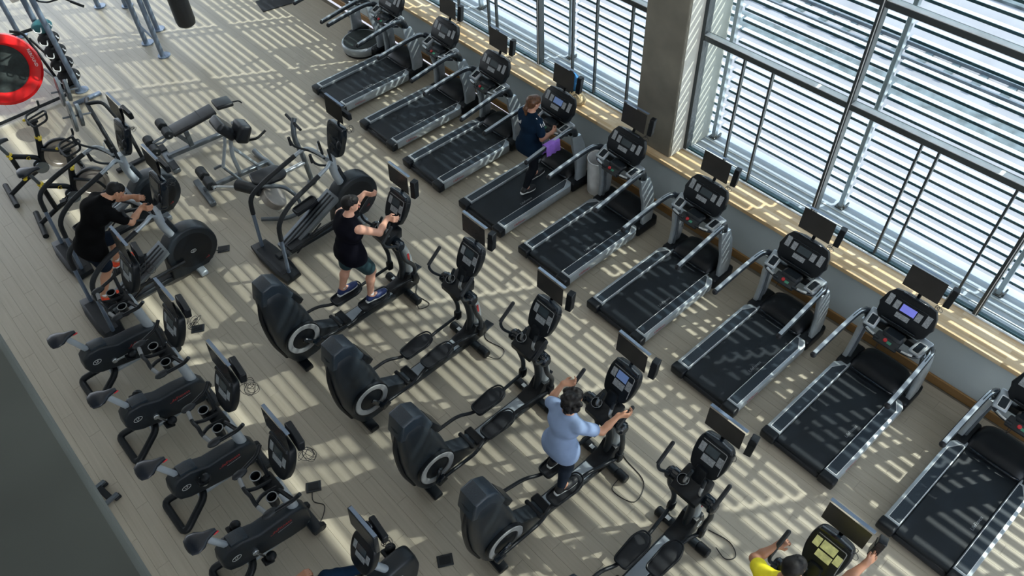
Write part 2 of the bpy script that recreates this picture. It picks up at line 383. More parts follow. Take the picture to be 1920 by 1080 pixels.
# windows: frames, mullions and panes
TOPZ = 8.2
def window(name, y0, y1, majors, minors, z1=2.70, z2=3.95):
    X0 = 2.42
    f = MB()
    f.box((X0, (y0 + y1) / 2, 0.905), (0.14, y1 - y0, 0.03), bev=0.003)                 # bottom rail
    w_ = wst(name, f, 'frame')
    def bar(nm, c, d, m_='frame'): struct(nm, MB().box(c, d, bev=min(d) * 0.08), m_, w_)
    struct('sill_track', MB().box((X0 - 0.045, (y0 + y1) / 2, 0.928), (0.035, y1 - y0, 0.022), bev=0.003), 'track', w_)
    struct('slide_channel', MB().box((X0 + 0.025, (y0 + y1) / 2, 0.93), (0.05, y1 - y0, 0.03)), 'shade_and_channel', w_)
    ys = [y0] + sorted(majors) + [y1]
    for y in majors:
        bar('mullion', (X0 + 0.01, y, (0.92 + TOPZ) / 2), (0.12, 0.055, TOPZ - 0.92))
        struct('mullion_strip', MB().box((X0 - 0.054, y - 0.01, (0.92 + TOPZ) / 2), (0.008, 0.008, TOPZ - 0.93)), 'track', w_)
    for y in (y0 + 0.03, y1 - 0.03): bar('jamb', (X0 + 0.01, y, (0.92 + TOPZ) / 2), (0.13, 0.06, TOPZ - 0.92))
    for z in (z1, z2, 5.2, 6.45):
        bar('transom', (X0 + 0.015, (y0 + y1) / 2, z), (0.12, y1 - y0 - 0.02, 0.075))
        struct('transom_ledge', MB().box((X0 + 0.0, (y0 + y1) / 2, z + 0.041), (0.085, y1 - y0 - 0.04, 0.007)), 'track', w_)
    bar('head_rail', (X0, (y0 + y1) / 2, TOPZ), (0.14, y1 - y0, 0.1))
    allb = sorted(ys + minors)
    for y in minors: bar('mullion_thin', (X0 + 0.015, y, (0.93 + z1) / 2), (0.05, 0.026, z1 - 0.95))
    for a, b in zip(allb[:-1], allb[1:]):
        if b - a > 0.1: struct('pane', MB().box((X0 + 0.02, (a + b) / 2, (0.93 + z1) / 2), (0.008, b - a - 0.02, z1 - 0.95)), 'glass', w_)
    zz = [z1, z2, 5.2, 6.45, TOPZ]
    for a, b in zip(ys[:-1], ys[1:]):
        for c, d in zip(zz[:-1], zz[1:]): struct('pane', MB().box((X0 + 0.02, (a + b) / 2, (c + d) / 2), (0.008, b - a - 0.05, d - c - 0.06)), 'glass', w_)
    return w_
window('window_1', -6.0, 5.26, [3.17, 0.97, -1.25, -3.45], [4.60, 4.19, 2.28, 2.085, 1.25, 0.1, -0.12, -0.9, -2.1, -2.3])
window('window_2', 5.91, 23.0, [8.25, 10.55, 12.85, 15.15, 17.45, 19.75], [6.42, 7.07, 7.54, 9.30, 9.5, 10.3, 11.6, 11.8, 13.9, 14.1, 16.2, 16.4])
# ledge outside
wst('trim_ledge', MB().box((2.86, 9, 0.72), (0.76, 34, 0.14), bev=0.004), 'ledge')
for k in range(4):
    wst('trim_ledge_rib', MB().box((2.60 + 0.11 * k, 9, 0.795), (0.014, 34, 0.012)), 'track')
# louvre screens beyond the ledge, one per bay between posts
posts = [-10.0, -7.7, -5.5, -3.3, -1.2, 0.95, 3.09, 5.2, 8.17, 10.45, 12.7, 14.95, 17.2, 19.45, 21.7, 24]
bay_names = {4: 'louver screen in the bay past the right edge of the photo', 5: 'louver screen outside the window behind the two nearest treadmills', 6: 'louver screen outside the large window just right of the concrete column',
             7: 'louver screen hidden behind the concrete column', 8: 'louver screen outside the window just left of the concrete column', 9: 'louver screen behind the farthest treadmill screens', 10: 'louver screen at the far left end of the windows'}
BM_ = {}
def blade_mesh(L):
    k = round(L, 2)
    if k not in BM_:
        mb = MB().box((0.047, 0, -0.014), (0.082, L, 0.012), mi=0).box((0.004, 0, -0.017), (0.008, L, 0.034), mi=1)  # second box: inner edge, its shade painted as dark teal
        BM_[k] = mb.mesh('blade', ['blade', 'shade_and_channel'])
    return BM_[k]
for i in range(len(posts) - 1):
    a, b = posts[i], posts[i + 1]; L = b - a - 0.045
    shown = 4 <= i <= 10
    if shown:
        root = thing('louver_screen', bay_names[i], 'louver screen', (0, 0, 0), WK, 'louver screens outside the windows')
        for k in range(47):
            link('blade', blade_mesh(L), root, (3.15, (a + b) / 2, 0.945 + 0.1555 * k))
        part(root, 'post', lambda: MB().box((3.045, a, 4.5), (0.085, 0.055, 7.4), bev=0.006), 'silver')
        part(root, 'post_foot', lambda: MB().box((3.03, a, 0.798), (0.10, 0.11, 0.012)).box((3.06, a - 0.06, 0.825), (0.12, 0.02, 0.05)), 'frame')
    else:
        root = thing('louver_screen', 'louver screen beyond the visible windows', 'louver screen', (0, 0, 0), WK, 'louver screens outside the windows')
        mb = MB()
        for k in range(47): mb.box((3.15 + 0.045, (a + b) / 2, 0.931 + 0.1555 * k), (0.075, L, 0.012)).box((3.154, (a + b) / 2, 0.928 + 0.1555 * k), (0.008, L, 0.034))
        o_ = part(root, 'blades', lambda: mb, 'blade'); o_['kind'] = 'stuff'
# outside: street level far below, track bed, sleepers, hedge
g = struct('ground', MB().box((62, 12, -6.6), (110, 190, 0.2)), 'ground')
single('track_bed', MB().box((17.0, 20, -6.46), (1.0, 150, 0.12)).box((24.5, 20, -6.46), (0.8, 150, 0.12)).box((33.0, 20, -6.45), (1.6, 150, 0.14)), 'ballast', 'dark strips of railway bed seen between the louvers', 'railway bed')
for xx, st in ((19.0, 0.9), (27.5, 1.1)):
    rw = thing('railway_track', 'pale sleepers and rails far below, %s line from the building' % ('first' if xx < 20 else 'second'), 'railway track', (xx, 0, -6.45), 0, 'railway lines outside')
    sl = MB().box((0, 0, 0), (1.3, 0.24, 0.12), bev=0.01).mesh('sleeper', 'ballast')
    for k in range(70): link('sleeper', sl, rw, (0, -12 + st * k, 0))
    for s_ in (-0.45, 0.45): part(rw, 'rail', lambda: MB().box((s_, 20, 0.1), (0.07, 150, 0.12)), 'greysteel')
single('roof_strip', MB().box((46, 6, -5.4), (7, 80, 2.0)), 'terracotta', 'reddish low roof far beyond the tracks', 'roof')
rb = random.Random(3); hb = MB()
for k in range(260): hb.ell((rb.uniform(11.5, 12.6), rb.uniform(27, 33), rb.uniform(-6.2, -5.2)), (rb.uniform(0.1, 0.3),) * 3, 6, 4)
o_ = single('hedge', hb, 'leaf', 'small green hedge seen through the far window louvers', 'hedge')
# slab over the hall, window head, balcony
struct('ceiling', MB().box((-2.9, 9, 9.6), (14.4, 40, 0.3)), 'ceiling')
wst('wall_header', MB().box((2.45, 9, 8.85), (0.3, 34, 1.25)), 'ceiling')
struct('wall_back', MB().box((-9.95, 9, 4.7), (0.2, 40, 9.6)), 'ceiling')
struct('wall_balcony', MB().box((-6.046, 6, 7.17), (1.4, 30, 0.05), bev=0.006).box((-6.3, 6, 6.6), (1.2, 30, 1.1)), 'parapet')
# ------------------------------------------------------------------ shared machine parts
def cup_mb(c, r=0.045, d=0.10, tilt=(0, 0, 0)):
    mb = MB(); pr = [(r + 0.006, 0.0), (r + 0.006, 0.006), (r, 0.008), (r - 0.004, 0.0), (r - 0.01, -d), (0.0, -d)]
    mb.lathe(pr, (0, 0, 0), 'z', 20); mb.lathe([(r + 0.006, 0.0), (r + 0.002, -d - 0.006), (0, -d - 0.006)], (0, 0, 0), 'z', 20)
    return mb.xf(Matrix.Translation(Vector(c)) @ Euler(tilt).to_matrix().to_4x4())
def tv(parent, c, w_, h, key, tilt=0.06, yaw=0.0, box=True):
    """flat TV facing -x, its receiver box on the -y side"""
    T = Matrix.Translation(Vector(c)) @ Euler((0, tilt, yaw)).to_matrix().to_4x4()
    t = part(parent, 'television', lambda: MB().box((0.006, 0, 0), (0.045, w_, h), bev=0.010, seg=3).box((0.03, 0, -0.01), (0.04, w_ * 0.62, h * 0.6), bev=0.012).cyl((0.055, 0, 0.0), (0.075, 0, 0), 0.05, 16, 0.006).xf(T), 'gloss', key and key + 'b')
    part(t, 'screen_panel', lambda: MB().box((-0.0165, 0, 0.006), (0.002, w_ - 0.035, h - 0.045)).xf(T), 'tvscreen', key and key + 's')
    part(t, 'top_reflection', lambda: MB().box((0.008, 0, h / 2 - 0.0005), (0.036, w_ - 0.02, 0.004), bev=0.0015).xf(T), 'bluesteel', key and key + 't')  # light blue strip paints the sky's reflection along the top
    if box:
        def rb_():
            return MB().box((0.02, -w_ / 2 - 0.06, 0.0), (0.085, 0.07, 0.25), rot=(0.05, 0, 0.25), bev=0.006).box((0.02, -w_ / 2 - 0.06, 0.05), (0.088, 0.073, 0.004), rot=(0.05, 0, 0.25)).xf(T)
        part(t, 'receiver_box', rb_, 'black', key and key + 'r')
    return t
def coil_mb(c, r=0.05, n=3, seed=0):
    rd = random.Random(seed); mb = MB()
    for i in range(n):
        ax = Euler((rd.uniform(-0.9, 0.9), rd.uniform(-0.9, 0.9), rd.uniform(0, 3))).to_matrix(); q = Vector(c) + Vector((rd.uniform(-.5, .5), rd.uniform(-.5, .5), rd.uniform(-.5, .5))) * r
        mb.tube([q + ax @ Vector((math.cos(a) * r, math.sin(a) * r * 0.7, 0)) for a in [2 * PI * k / 14 for k in range(14)]], 0.0028, 5, closed=True)
    return mb
# plane of a console: point (u lateral to -y, v up the face, n out toward the rider)
def con_mtx(c, lean, yaw=0.0):
    x = Vector((0, -1, 0)); y = Vector((math.sin(lean), 0, math.cos(lean)))
    m_ = frame_mtx((0, 0, 0), x, y)          # z axis = x cross y faces the rider (-x, +z)
    return Matrix.Translation(Vector(c)) @ Matrix.Rotation(yaw, 4, 'Z') @ m_
def plate(T, u, v, w_, h, d0, d1, bev=0.004):
    return MB().box((u, v, (d0 + d1) / 2), (w_, h, d1 - d0), bev=bev).xf(T)

# ------------------------------------------------------------------ treadmills
def treadmill(label, loc, yaw, screen=None, arm_tip=0.0):
    t = thing('treadmill', label, 'treadmill', loc, yaw, 'treadmills along the window')
    K = 'tm_'
    part(t, 'deck_frame', lambda: MB().box((0.72, 0, 0.10), (1.6, 0.74, 0.09), bev=0.02).box((0.3, 0.3, 0.03), (0.1, 0.08, 0.06), bev=0.01).box((0.3, -0.3, 0.03), (0.1, 0.08, 0.06), bev=0.01).box((1.3, 0, 0.04), (0.8, 0.6, 0.08), bev=0.02), 'black', K + 'frame')
    def belt():
        p = [(-0.07, 0.168), (1.5, 0.168), (1.5, 0.13), (-0.07, 0.1)] ; p = [(a.x, a.y) for a in fillet([(a, b, 0) for a, b in p], 0.03, 4, True)]
        return MB().prism(p, -0.285, 0.285, 'y', 0.002, 1)
    part(t, 'belt', belt, 'belt', K + 'belt')
    bl = part(t, 'belt_lettering', lambda: text_mb('LifeFitness', 0.052, frame_mtx((0.62, -0.225, 0.1690), (1, 0, 0), (0, 1, 0)), 0.0003), 'key', K + 'txt')
    for s in (1, -1):
        k = K + ('L' if s > 0 else 'R')
        def rail():
            poly = [(-0.02, 0.296 * s), (1.43, 0.296 * s), (1.43, 0.37 * s), (1.30, 0.465 * s), (-0.02, 0.465 * s)]
            if s < 0: poly = poly[::-1]
            return MB().prism(poly, 0.065, 0.197, 'z', 0.012, 2)
        r_ = part(t, 'side_rail', rail, 'silver', k + 'rail')
        ol = [(0.0, 0.303), (1.352, 0.303), (1.352, 0.345), (1.21, 0.432), (0.0, 0.432)]
        il = [(0.007, 0.309), (1.345, 0.309), (1.345, 0.3425), (1.2075, 0.426), (0.007, 0.426)]
        def ring():
            v = [(a, b * s, z) for z in (0.196, 0.2015) for P_ in (ol, il) for a, b in P_]; f = []
            n = 5
            for i in range(n):
                j = (i + 1) % n
                f += [(10 + i, 10 + j, 15 + j, 15 + i), (i, j, 10 + j, 10 + i)]
            if s < 0: f = [q[::-1] for q in f]
            return MB().add(v, f)
        part(r_, 'rail_outline', ring, 'track', k + 'ring')
        part(r_, 'foot_panel', lambda: MB().prism([(a, b * s) for a, b in (il if s > 0 else il[::-1])], 0.195, 0.1995, 'z'), 'panelgrey', k + 'fp')
        part(r_, 'side_lettering', lambda: text_mb('LifeFitness', 0.05, frame_mtx((0.27, 0.4655 * s, 0.125), (-s, 0, 0), (0, 0, 1))), 'redprint', k + 'st')
        part(t, 'end_cap', lambda: MB().box((-0.065, 0.385 * s, 0.128), (0.12, 0.19, 0.135), bev=0.03, seg=3), 'black', k + 'cap')
        def upr():
            p = [(1.44, 0.10), (1.62, 0.10), (1.675, 0.30), (1.675, 0.55), (1.63, 0.80), (1.56, 0.99), (1.38, 1.02), (1.40, 0.80), (1.455, 0.55), (1.46, 0.30)]
            mb = MB().prism(p, -0.03, 0.03, 'y', 0.014, 2)
            mb.v = [(x, y + s * (0.425 - 0.055 * max(0, z - 0.1) ** 1.3), z) for x, y, z in mb.v]
            return mb
        u_ = part(t, 'upright', upr, 'silver', k + 'upr')
        part(u_, 'inner_strip', lambda: MB().tube([(1.50, 0.385 * s, 0.15), (1.52, 0.375 * s, 0.4), (1.49, 0.362 * s, 0.7), (1.44, 0.335 * s, 0.98)], 0.022, 8), 'greysteel', k + 'ust')
        part(t, 'upright_base', lambda: MB().box((1.56, 0.385 * s, 0.11), (0.42, 0.17, 0.19), bev=0.05, seg=3), 'black', k + 'ub')
        h = [(0.46, 0.445 * s, 1.135), (0.75, 0.44 * s, 1.17), (1.05, 0.432 * s, 1.20), (1.27, 0.42 * s, 1.205), (1.40, 0.395 * s, 1.15), (1.47, 0.375 * s, 1.02), (1.49, 0.37 * s, 0.93)]
        part(t, 'handrail', lambda: MB().tube(catmull(h, 5), [0.034] * 12 + [0.036] * 6 + [0.05] * 13, 12, ry=0.03), 'dark', k + 'hr')
        def hs():
            pp = catmull([(a, b, c + 0.030) for a, b, c in h[:5]], 5); return MB().tube(pp, 0.005, 6, ry=0.024)
        part(t, 'handrail_sheen', hs, 'lightpost', k + 'hs')  # pale strip paints a reflection along the dark rail's top
        part(t, 'handrail_tip', lambda: MB().ell((0.45, 0.445 * s, 1.133), (0.03, 0.034, 0.036), 12, 8), 'rubber', k + 'ht')
        T = Matrix.Translation((1.345, 0.285 * s, 1.135)) @ Euler((0.12 * s, -0.25, 0.12 * s)).to_matrix().to_4x4()
        c_ = part(t, 'side_tray', lambda: MB().box((0.02, 0, 0), (0.24, 0.145, 0.045), bev=0.02, seg=3).xf(T), 'lightpost', k + 'tr')
        part(c_, 'tray_pad', lambda: MB().box((-0.01, -0.005 * s, 0.022), (0.125, 0.075, 0.012), bev=0.004).xf(T), 'gloss', k + 'tp')
        part(c_, 'tray_rim', lambda: MB().tube([T @ Vector(q) for q in ((-0.080, -0.048, .025), (0.062, -0.048, .025), (0.062, 0.040, .025), (-0.080, 0.040, .025))], 0.0045, 6, 0.02, True), 'track', k + 'ti')
        part(t, 'grip_bar', lambda: MB().tube(catmull([(1.34, 0.345 * s, 1.06), (1.25, 0.31 * s, 1.09), (1.20, 0.22 * s, 1.10), (1.20, 0.10 * s, 1.085)], 6), 0.017, 10), 'dark', k + 'gb')
        part(t, 'grip_sensor', lambda: MB().tube(catmull([(1.225, 0.275 * s, 1.104), (1.205, 0.225 * s, 1.107), (1.2, 0.165 * s, 1.10)], 5), 0.0185, 10), 'steel', k + 'gs')
    part(t, 'rear_bumper', lambda: MB().box((-0.055, 0, 0.09), (0.1, 0.6, 0.07), bev=0.03, seg=3), 'rubber', K + 'rb')
    def hood():
        rings = []
        for x, zt, hw in ((1.36, 0.19, 0.30), (1.39, 0.235, 0.315), (1.46, 0.285, 0.33), (1.60, 0.32, 0.33), (1.73, 0.31, 0.31), (1.80, 0.26, 0.27), (1.83, 0.19, 0.22)):
            ring = []
            for k in range(16):
                a = PI * k / 15; ca, sa = math.cos(a), math.sin(a)
                ring.append((x, hw * math.copysign(abs(ca) ** 0.5, ca), 0.04 + (zt - 0.04) * abs(sa) ** 0.45))
            rings.append(ring)
        return MB().loft(rings)
    part(t, 'motor_hood', hood, 'black', K + 'hood')
    part(t, 'hood_lip', lambda: MB().tube(catmull([(1.42, 0.29, 0.18), (1.36, 0.22, 0.215), (1.345, 0, 0.225), (1.36, -0.22, 0.215), (1.42, -0.29, 0.18)], 6), 0.012, 8), 'gloss', K + 'lip')
    part(t, 'control_pod', lambda: MB().box((1.235, 0.02, 1.075), (0.13, 0.28, 0.05), rot=(0, -0.5, 0), bev=0.02, seg=2).box((1.33, 0.0, 1.10), (0.16, 0.24, 0.09), bev=0.03), 'dark', K + 'pod')
    part(t, 'stop_button', lambda: MB().cyl((1.212, 0.035, 1.10), (1.20, 0.035, 1.122), 0.022, 16, 0.006), 'red', K + 'stop')
    part(t, 'status_label', lambda: MB().box((1.213, -0.012, 1.09), (0.03, 0.05, 0.006), rot=(0, -0.5, 0)), 'green', K + 'lab')
    part(t, 'safety_cord', lambda: MB().tube(catmull([(1.2, 0.06, 1.07), (1.18, 0.08, 1.0), (1.2, 0.09, 0.93), (1.24, 0.1, 0.97), (1.23, 0.08, 1.05)], 5), 0.003, 5), 'cable', K + 'cord')
    T = con_mtx((1.49, 0.026, 1.345), 0.55)
    poly = [(-0.235, 0.175), (-0.10, 0.20), (0.10, 0.20), (0.235, 0.175), (0.285, 0.10), (0.315, -0.03), (0.295, -0.075), (0.285, -0.14), (0.235, -0.195), (0.10, -0.205), (-0.10, -0.205), (-0.235, -0.195), (-0.285, -0.14), (-0.295, -0.075), (-0.315, -0.03), (-0.285, 0.10)]
    c_ = part(t, 'console', lambda: MB().prism(poly, -0.075, 0.0, 'z', 0.012, 2, mtx=T), 'black', K + 'con')
    part(c_, 'console_back', lambda: MB().prism([(a * 0.7, b * 0.75) for a, b in poly], -0.12, -0.07, 'z', 0.02, 2, mtx=T), 'dark', K + 'conb')
    part(c_, 'visor', lambda: MB().box((0, 0.185, 0.018), (0.30, 0.018, 0.035), bev=0.005).box((0, 0.105, 0.006), (0.40, 0.012, 0.012), bev=0.003).xf(T), 'gloss', K + 'vis')
    part(c_, 'reading_shelf', lambda: MB().box((0, -0.16, 0.02), (0.40, 0.012, 0.04), bev=0.004).xf(T), 'gloss', K + 'shelf')
    sc = part(c_, 'console_screen', lambda: plate(T, 0.0, 0.03, 0.165, 0.085, 0.0, 0.003, 0), screen or 'lcd', K + 'scr' + str(screen))
    for i, (u, v, a, b) in enumerate([(-0.225, 0.045, 0.062, 0.125), (-0.135, 0.03, 0.062, 0.095), (-0.02, -0.068, 0.155, 0.058), (0.125, 0.02, 0.062, 0.095), (0.222, 0.032, 0.062, 0.13)]):
        part(c_, 'keypad', lambda: plate(T, u, v, a, b, 0.0, 0.004, 0.0015), 'key', K + 'key%d' % i)
    part(c_, 'console_neck', lambda: MB().box((1.53, 0.01, 1.16), (0.10, 0.34, 0.16), rot=(0, 0.35, 0), bev=0.03, seg=2).box((1.45, 0, 1.03), (0.07, 0.66, 0.10), bev=0.025, seg=2), 'black', K + 'neck')
    part(t, 'tv_bracket', lambda: MB().tube([(1.58, 0.03, 1.38), (1.66, 0.03, 1.55), (1.67, 0.03, 1.72)], 0.02, 8, 0.05), 'black', K + 'tvb')
    tv(t, (1.63, 0.030, 1.715), 0.445, 0.335, K + 'tv', 0.10)
    part(t, 'cable', lambda: coil_mb((1.62, -0.2, 1.52), 0.035, 3, 5), 'cable', K + 'cab')
    return t
TMX = {1: (0.101, 10.991), 2: (0.103, 9.549), 3: (0.01, 8.244), 4: (0.012, 6.866), 5: (-0.011, 5.536), 6: (-0.05, 4.162), 7: (-0.063, 2.719), 8: (-0.032, 1.424), 9: (-0.072, -0.07)}
TML = {1: 'treadmill at the far end of the row, beside the round vibration plate', 2: 'second empty treadmill from the far end of the window row',
       3: 'empty treadmill right behind the one with the walking woman', 4: 'treadmill with a woman walking on it and a purple towel on its rail',
       5: 'empty treadmill in front of the concrete column, white bin by its console', 6: 'first empty treadmill on the near side of the concrete column',
       7: 'empty treadmill between the column-side one and the one with a lit violet screen', 8: 'treadmill whose console screen glows violet blue',
       9: 'nearest treadmill of the row, its console cut off by the right frame edge'}
for k in TMX: treadmill(TML[k], (*TMX[k], 0), R(-1.3), {8: 'lcd_violet', 4: 'lcd_blue'}.get(k))

# round vibration plate past the last treadmill: same column and rails, a drum instead of a deck
def vibration_plate():
    o = thing('vibration_plate', 'round silver vibration plate with handrails at the far end of the row', 'vibration plate', (0.10, 12.05, 0), R(-1.3))
    part(o, 'drum', lambda: MB().lathe([(0, 0.02), (0.33, 0.02), (0.36, 0.05), (0.375, 0.15), (0.37, 0.19), (0.355, 0.205), (0.34, 0.20), (0, 0.20)], (1.38, 0.02, 0), 'z', 40), 'silver')
    part(o, 'drum_base', lambda: MB().cyl((1.38, 0.02, 0.0), (1.38, 0.02, 0.06), 0.345, 36), 'black')
    part(o, 'standing_mat', lambda: MB().lathe([(0.335, 0.198), (0.333, 0.209), (0, 0.209)], (1.38, 0.02, 0), 'z', 40), 'mesh')
    for s in (1, -1):
        for key, nm, m_ in (('upr', 'upright', 'silver'), ('hr', 'handrail', 'dark'), ('hs', 'handrail_sheen', 'lightpost'), ('ht', 'handrail_tip', 'rubber'), ('tr', 'side_tray', 'silver'), ('tp', 'tray_pad', 'gloss'), ('ti', 'tray_rim', 'track'), ('gb', 'grip_bar', 'dark'), ('gs', 'grip_sensor', 'steel'), ('ub', 'upright_base', 'black')):
            part(o, nm, None, m_, 'tm_' + ('L' if s > 0 else 'R') + key)
    for key, nm in (('con', 'console'), ('conb', 'console_back'), ('vis', 'visor'), ('scrNone', 'console_screen'), ('neck', 'console_neck'), ('pod', 'control_pod')): part(o, nm, None, None, 'tm_' + key)
    for i in range(5): part(o, 'keypad', None, None, 'tm_key%d' % i)
    return o
vibration_plate()

# ------------------------------------------------------------------ elliptical trainers
def elliptical(label, loc, yaw, pl, pr, al, ar, screen=None, seed=0):
    """pl, pr: pedal centres (x, z); al, ar: how far each moving arm leans (x of its top)"""
    t = thing('elliptical_trainer', label, 'elliptical trainer', loc, yaw, 'elliptical trainers in the middle row')
    K = 'el_'
    def shroud():
        rings = []
        for z, xa, xb, hw in ((0.10, -1.76, -1.36, 0.11), (0.25, -1.83, -1.34, 0.14), (0.55, -1.90, -1.35, 0.155), (0.85, -1.92, -1.41, 0.155), (1.10, -1.915, -1.48, 0.15), (1.30, -1.90, -1.55, 0.145), (1.42, -1.88, -1.60, 0.13), (1.46, -1.84, -1.63, 0.10)):
            cx, hx = (xa + xb) / 2, (xb - xa) / 2; ring = []
            for k in range(24):
                a = 2 * PI * k / 24; ca, sa = math.cos(a), math.sin(a)
                ring.append((cx + hx * math.copysign(abs(ca) ** 0.6, ca), hw * math.copysign(abs(sa) ** 0.6, sa), z))
            rings.append(ring)
        return MB().loft(rings)
    part(t, 'drive_shroud', shroud, 'dark', K + 'shroud')
    part(t, 'shroud_cap', lambda: MB().prism([(-1.90, 1.33), (-1.56, 1.20), (-1.50, 1.26), (-1.58, 1.50), (-1.70, 1.585), (-1.84, 1.56)], -0.125, 0.125, 'y', 0.03, 3), 'panelgrey', K + 'scap')
    part(t, 'front_cover', lambda: MB().prism([(-1.58, 1.10), (-1.45, 1.02), (-1.40, 1.06), (-1.50, 1.28), (-1.57, 1.26)], -0.10, 0.10, 'y', 0.02, 2), 'black', K + 'fcov')
    part(t, 'shroud_spine', lambda: MB().tube(catmull([(-1.85, 0, 1.40), (-1.93, 0, 1.05), (-1.915, 0, 0.6), (-1.82, 0, 0.22)], 5), 0.03, 8), 'black', K + 'spine')
    for s in (1, -1):
        k = K + str(s)
        rg = part(t, 'crank_ring', lambda: MB().lathe([(0.155, 0.168 * s), (0.155, 0.196 * s), (0.165, 0.20 * s), (0.215, 0.20 * s), (0.225, 0.19 * s), (0.225, 0.16 * s)], (-1.60, 0, 0.56), 'y', 36), 'ring', k + 'ring')
        part(rg, 'crank_disc', lambda: MB().lathe([(0, 0.19 * s), (0.13, 0.188 * s), (0.158, 0.18 * s)], (-1.60, 0, 0.56), 'y', 28), 'black', k + 'disc')
        part(rg, 'ring_rim', lambda: MB().lathe([(0.222, 0.15 * s), (0.238, 0.155 * s), (0.238, 0.192 * s), (0.224, 0.194 * s)], (-1.60, 0, 0.56), 'y', 36), 'black', k + 'rim')
    part(t, 'rear_foot', lambda: MB().box((-1.68, 0, 0.045), (0.12, 0.46, 0.07), bev=0.02, seg=2), 'black', K + 'rf')
    part(t, 'neck_cover', lambda: MB().prism([(-1.40, 0.12), (-0.98, 0.12), (-0.98, 0.255), (-1.12, 0.30), (-1.36, 0.46)], -0.095, 0.095, 'y', 0.03, 2), 'dark', K + 'nc')
    part(t, 'step_cover', lambda: MB().box((-0.96, 0, 0.24), (0.11, 0.25, 0.06), bev=0.015).box((-1.07, 0.0, 0.27), (0.05, 0.26, 0.05), bev=0.012), 'black', K + 'sc')
    part(t, 'rail_beam', lambda: MB().box((-0.55, 0, 0.14), (0.85, 0.20, 0.085), bev=0.02, seg=2), 'dark', K + 'rb')
    part(t, 'rail_top', lambda: MB().box((-0.56, 0, 0.186), (0.70, 0.155, 0.012), bev=0.004), 'lightpost', K + 'rt')
    part(t, 'front_housing', lambda: MB().prism([(-0.22, 0.08), (0.20, 0.08), (0.24, 0.16), (0.20, 0.33), (0.06, 0.36), (-0.03, 0.24), (-0.22, 0.20)], -0.10, 0.10, 'y', 0.025, 2), 'black', K + 'fh')
    fo = part(t, 'front_foot', lambda: MB().tube([(0, -0.33, 0.055), (0, 0.33, 0.055)], 0.052, 14), 'dark', K + 'ff')
    for s in (1, -1): part(fo, 'wheel_cover', lambda: MB().cyl((0, s * 0.20, 0.06), (0, s * 0.35, 0.06), 0.058, 16, 0.012), 'black', K + 'wc%d' % s)
    part(fo, 'spec_label', lambda: MB().box((-0.012, 0.19, 0.1185), (0.045, 0.055, 0.003), rot=(0, -0.1, 0)), 'track', K + 'sl')
    part(t, 'column', lambda: MB().tube(catmull([(0.12, 0, 0.26), (0.145, 0, 0.5), (0.11, 0, 0.75), (0.02, 0, 1.02)], 5), [0.072, 0.062], 14), 'silver', K + 'col')
    part(t, 'column_back', lambda: MB().tube(catmull([(0.02, 0, 0.26), (0.055, 0, 0.5), (0.03, 0, 0.75), (-0.04, 0, 0.98)], 5), 0.045, 10), 'dark', K + 'colb')
    part(t, 'column_lettering', lambda: MB().box((0.135, -0.068, 0.63), (0.03, 0.006, 0.13), rot=(0, -0.02, 0.0)), 'redprint', K + 'cl')
    part(t, 'brand_disc', lambda: merge(MB().lathe([(0.034, -0.1035), (0.034, -0.106), (0.041, -0.106), (0.041, -0.1035)], (0.12, 0, 0.23), 'y', 20), text_mb('LF', 0.042, frame_mtx((0.12, -0.105, 0.23), (1, 0, 0), (0, 0, 1)))), 'track', K + 'bd')
    part(t, 'arm_hub', lambda: MB().tube(catmull([(-0.06, 0.25, 1.13), (-0.045, 0.12, 1.10), (-0.04, 0, 1.08), (-0.045, -0.12, 1.10), (-0.06, -0.25, 1.13)], 5), 0.068, 14), 'gloss', K + 'hub')
    cp = part(t, 'cup_holder', lambda: cup_mb((-0.10, 0.095, 1.235), 0.05, 0.11, (0, -0.25, 0)), 'gloss', K + 'cup')
    part(cp, 'cup_rim', lambda: MB().tube([Matrix.Rotation(-0.25, 4, 'Y') @ Vector((0.055 * math.cos(a), 0.055 * math.sin(a), 0)) + Vector((-0.10, 0.095, 1.237)) for a in [2 * PI * i / 18 for i in range(18)]], 0.005, 6, closed=True), 'ring', K + 'cupr')
    part(t, 'hub_tray', lambda: MB().prism([(-0.20, 1.10), (0.06, 1.12), (0.08, 1.25), (-0.10, 1.22), (-0.20, 1.16)], -0.15, 0.17, 'y', 0.02, 2), 'black', K + 'ht')
    for s in (1, -1):
        part(t, 'fixed_grip', lambda: MB().tube(catmull([(-0.08, -0.03 + 0.085 * s, 1.16), (-0.13, -0.03 + 0.09 * s, 1.28), (-0.06, -0.03 + 0.075 * s, 1.42)], 6), 0.017, 10), 'dark', K + 'fg%d' % s)
        part(t, 'grip_sensor', lambda: MB().tube(catmull([(-0.12, -0.03 + 0.09 * s, 1.24), (-0.13, -0.03 + 0.09 * s, 1.30), (-0.105, -0.03 + 0.085 * s, 1.36)], 4), 0.0185, 10), 'steel', K + 'gs%d' % s)
    T = con_mtx((0.12, 0, 1.50), 0.5)
    poly = [(-0.155, 0.205), (0, 0.225), (0.155, 0.205), (0.187, 0.10), (0.182, -0.05), (0.145, -0.185), (0.07, -0.215), (-0.07, -0.215), (-0.145, -0.185), (-0.182, -0.05), (-0.187, 0.10)]
    c_ = part(t, 'console', lambda: MB().prism(poly, -0.085, 0, 'z', 0.018, 3, mtx=T, fl=0.05), 'black', K + 'con')
    part(c_, 'console_hood', lambda: MB().prism([(-0.155, 0.17), (0.155, 0.17), (0.145, 0.21), (0, 0.225), (-0.145, 0.21)], -0.02, 0.022, 'z', 0.008, 2, mtx=T), 'gloss', K + 'ch')
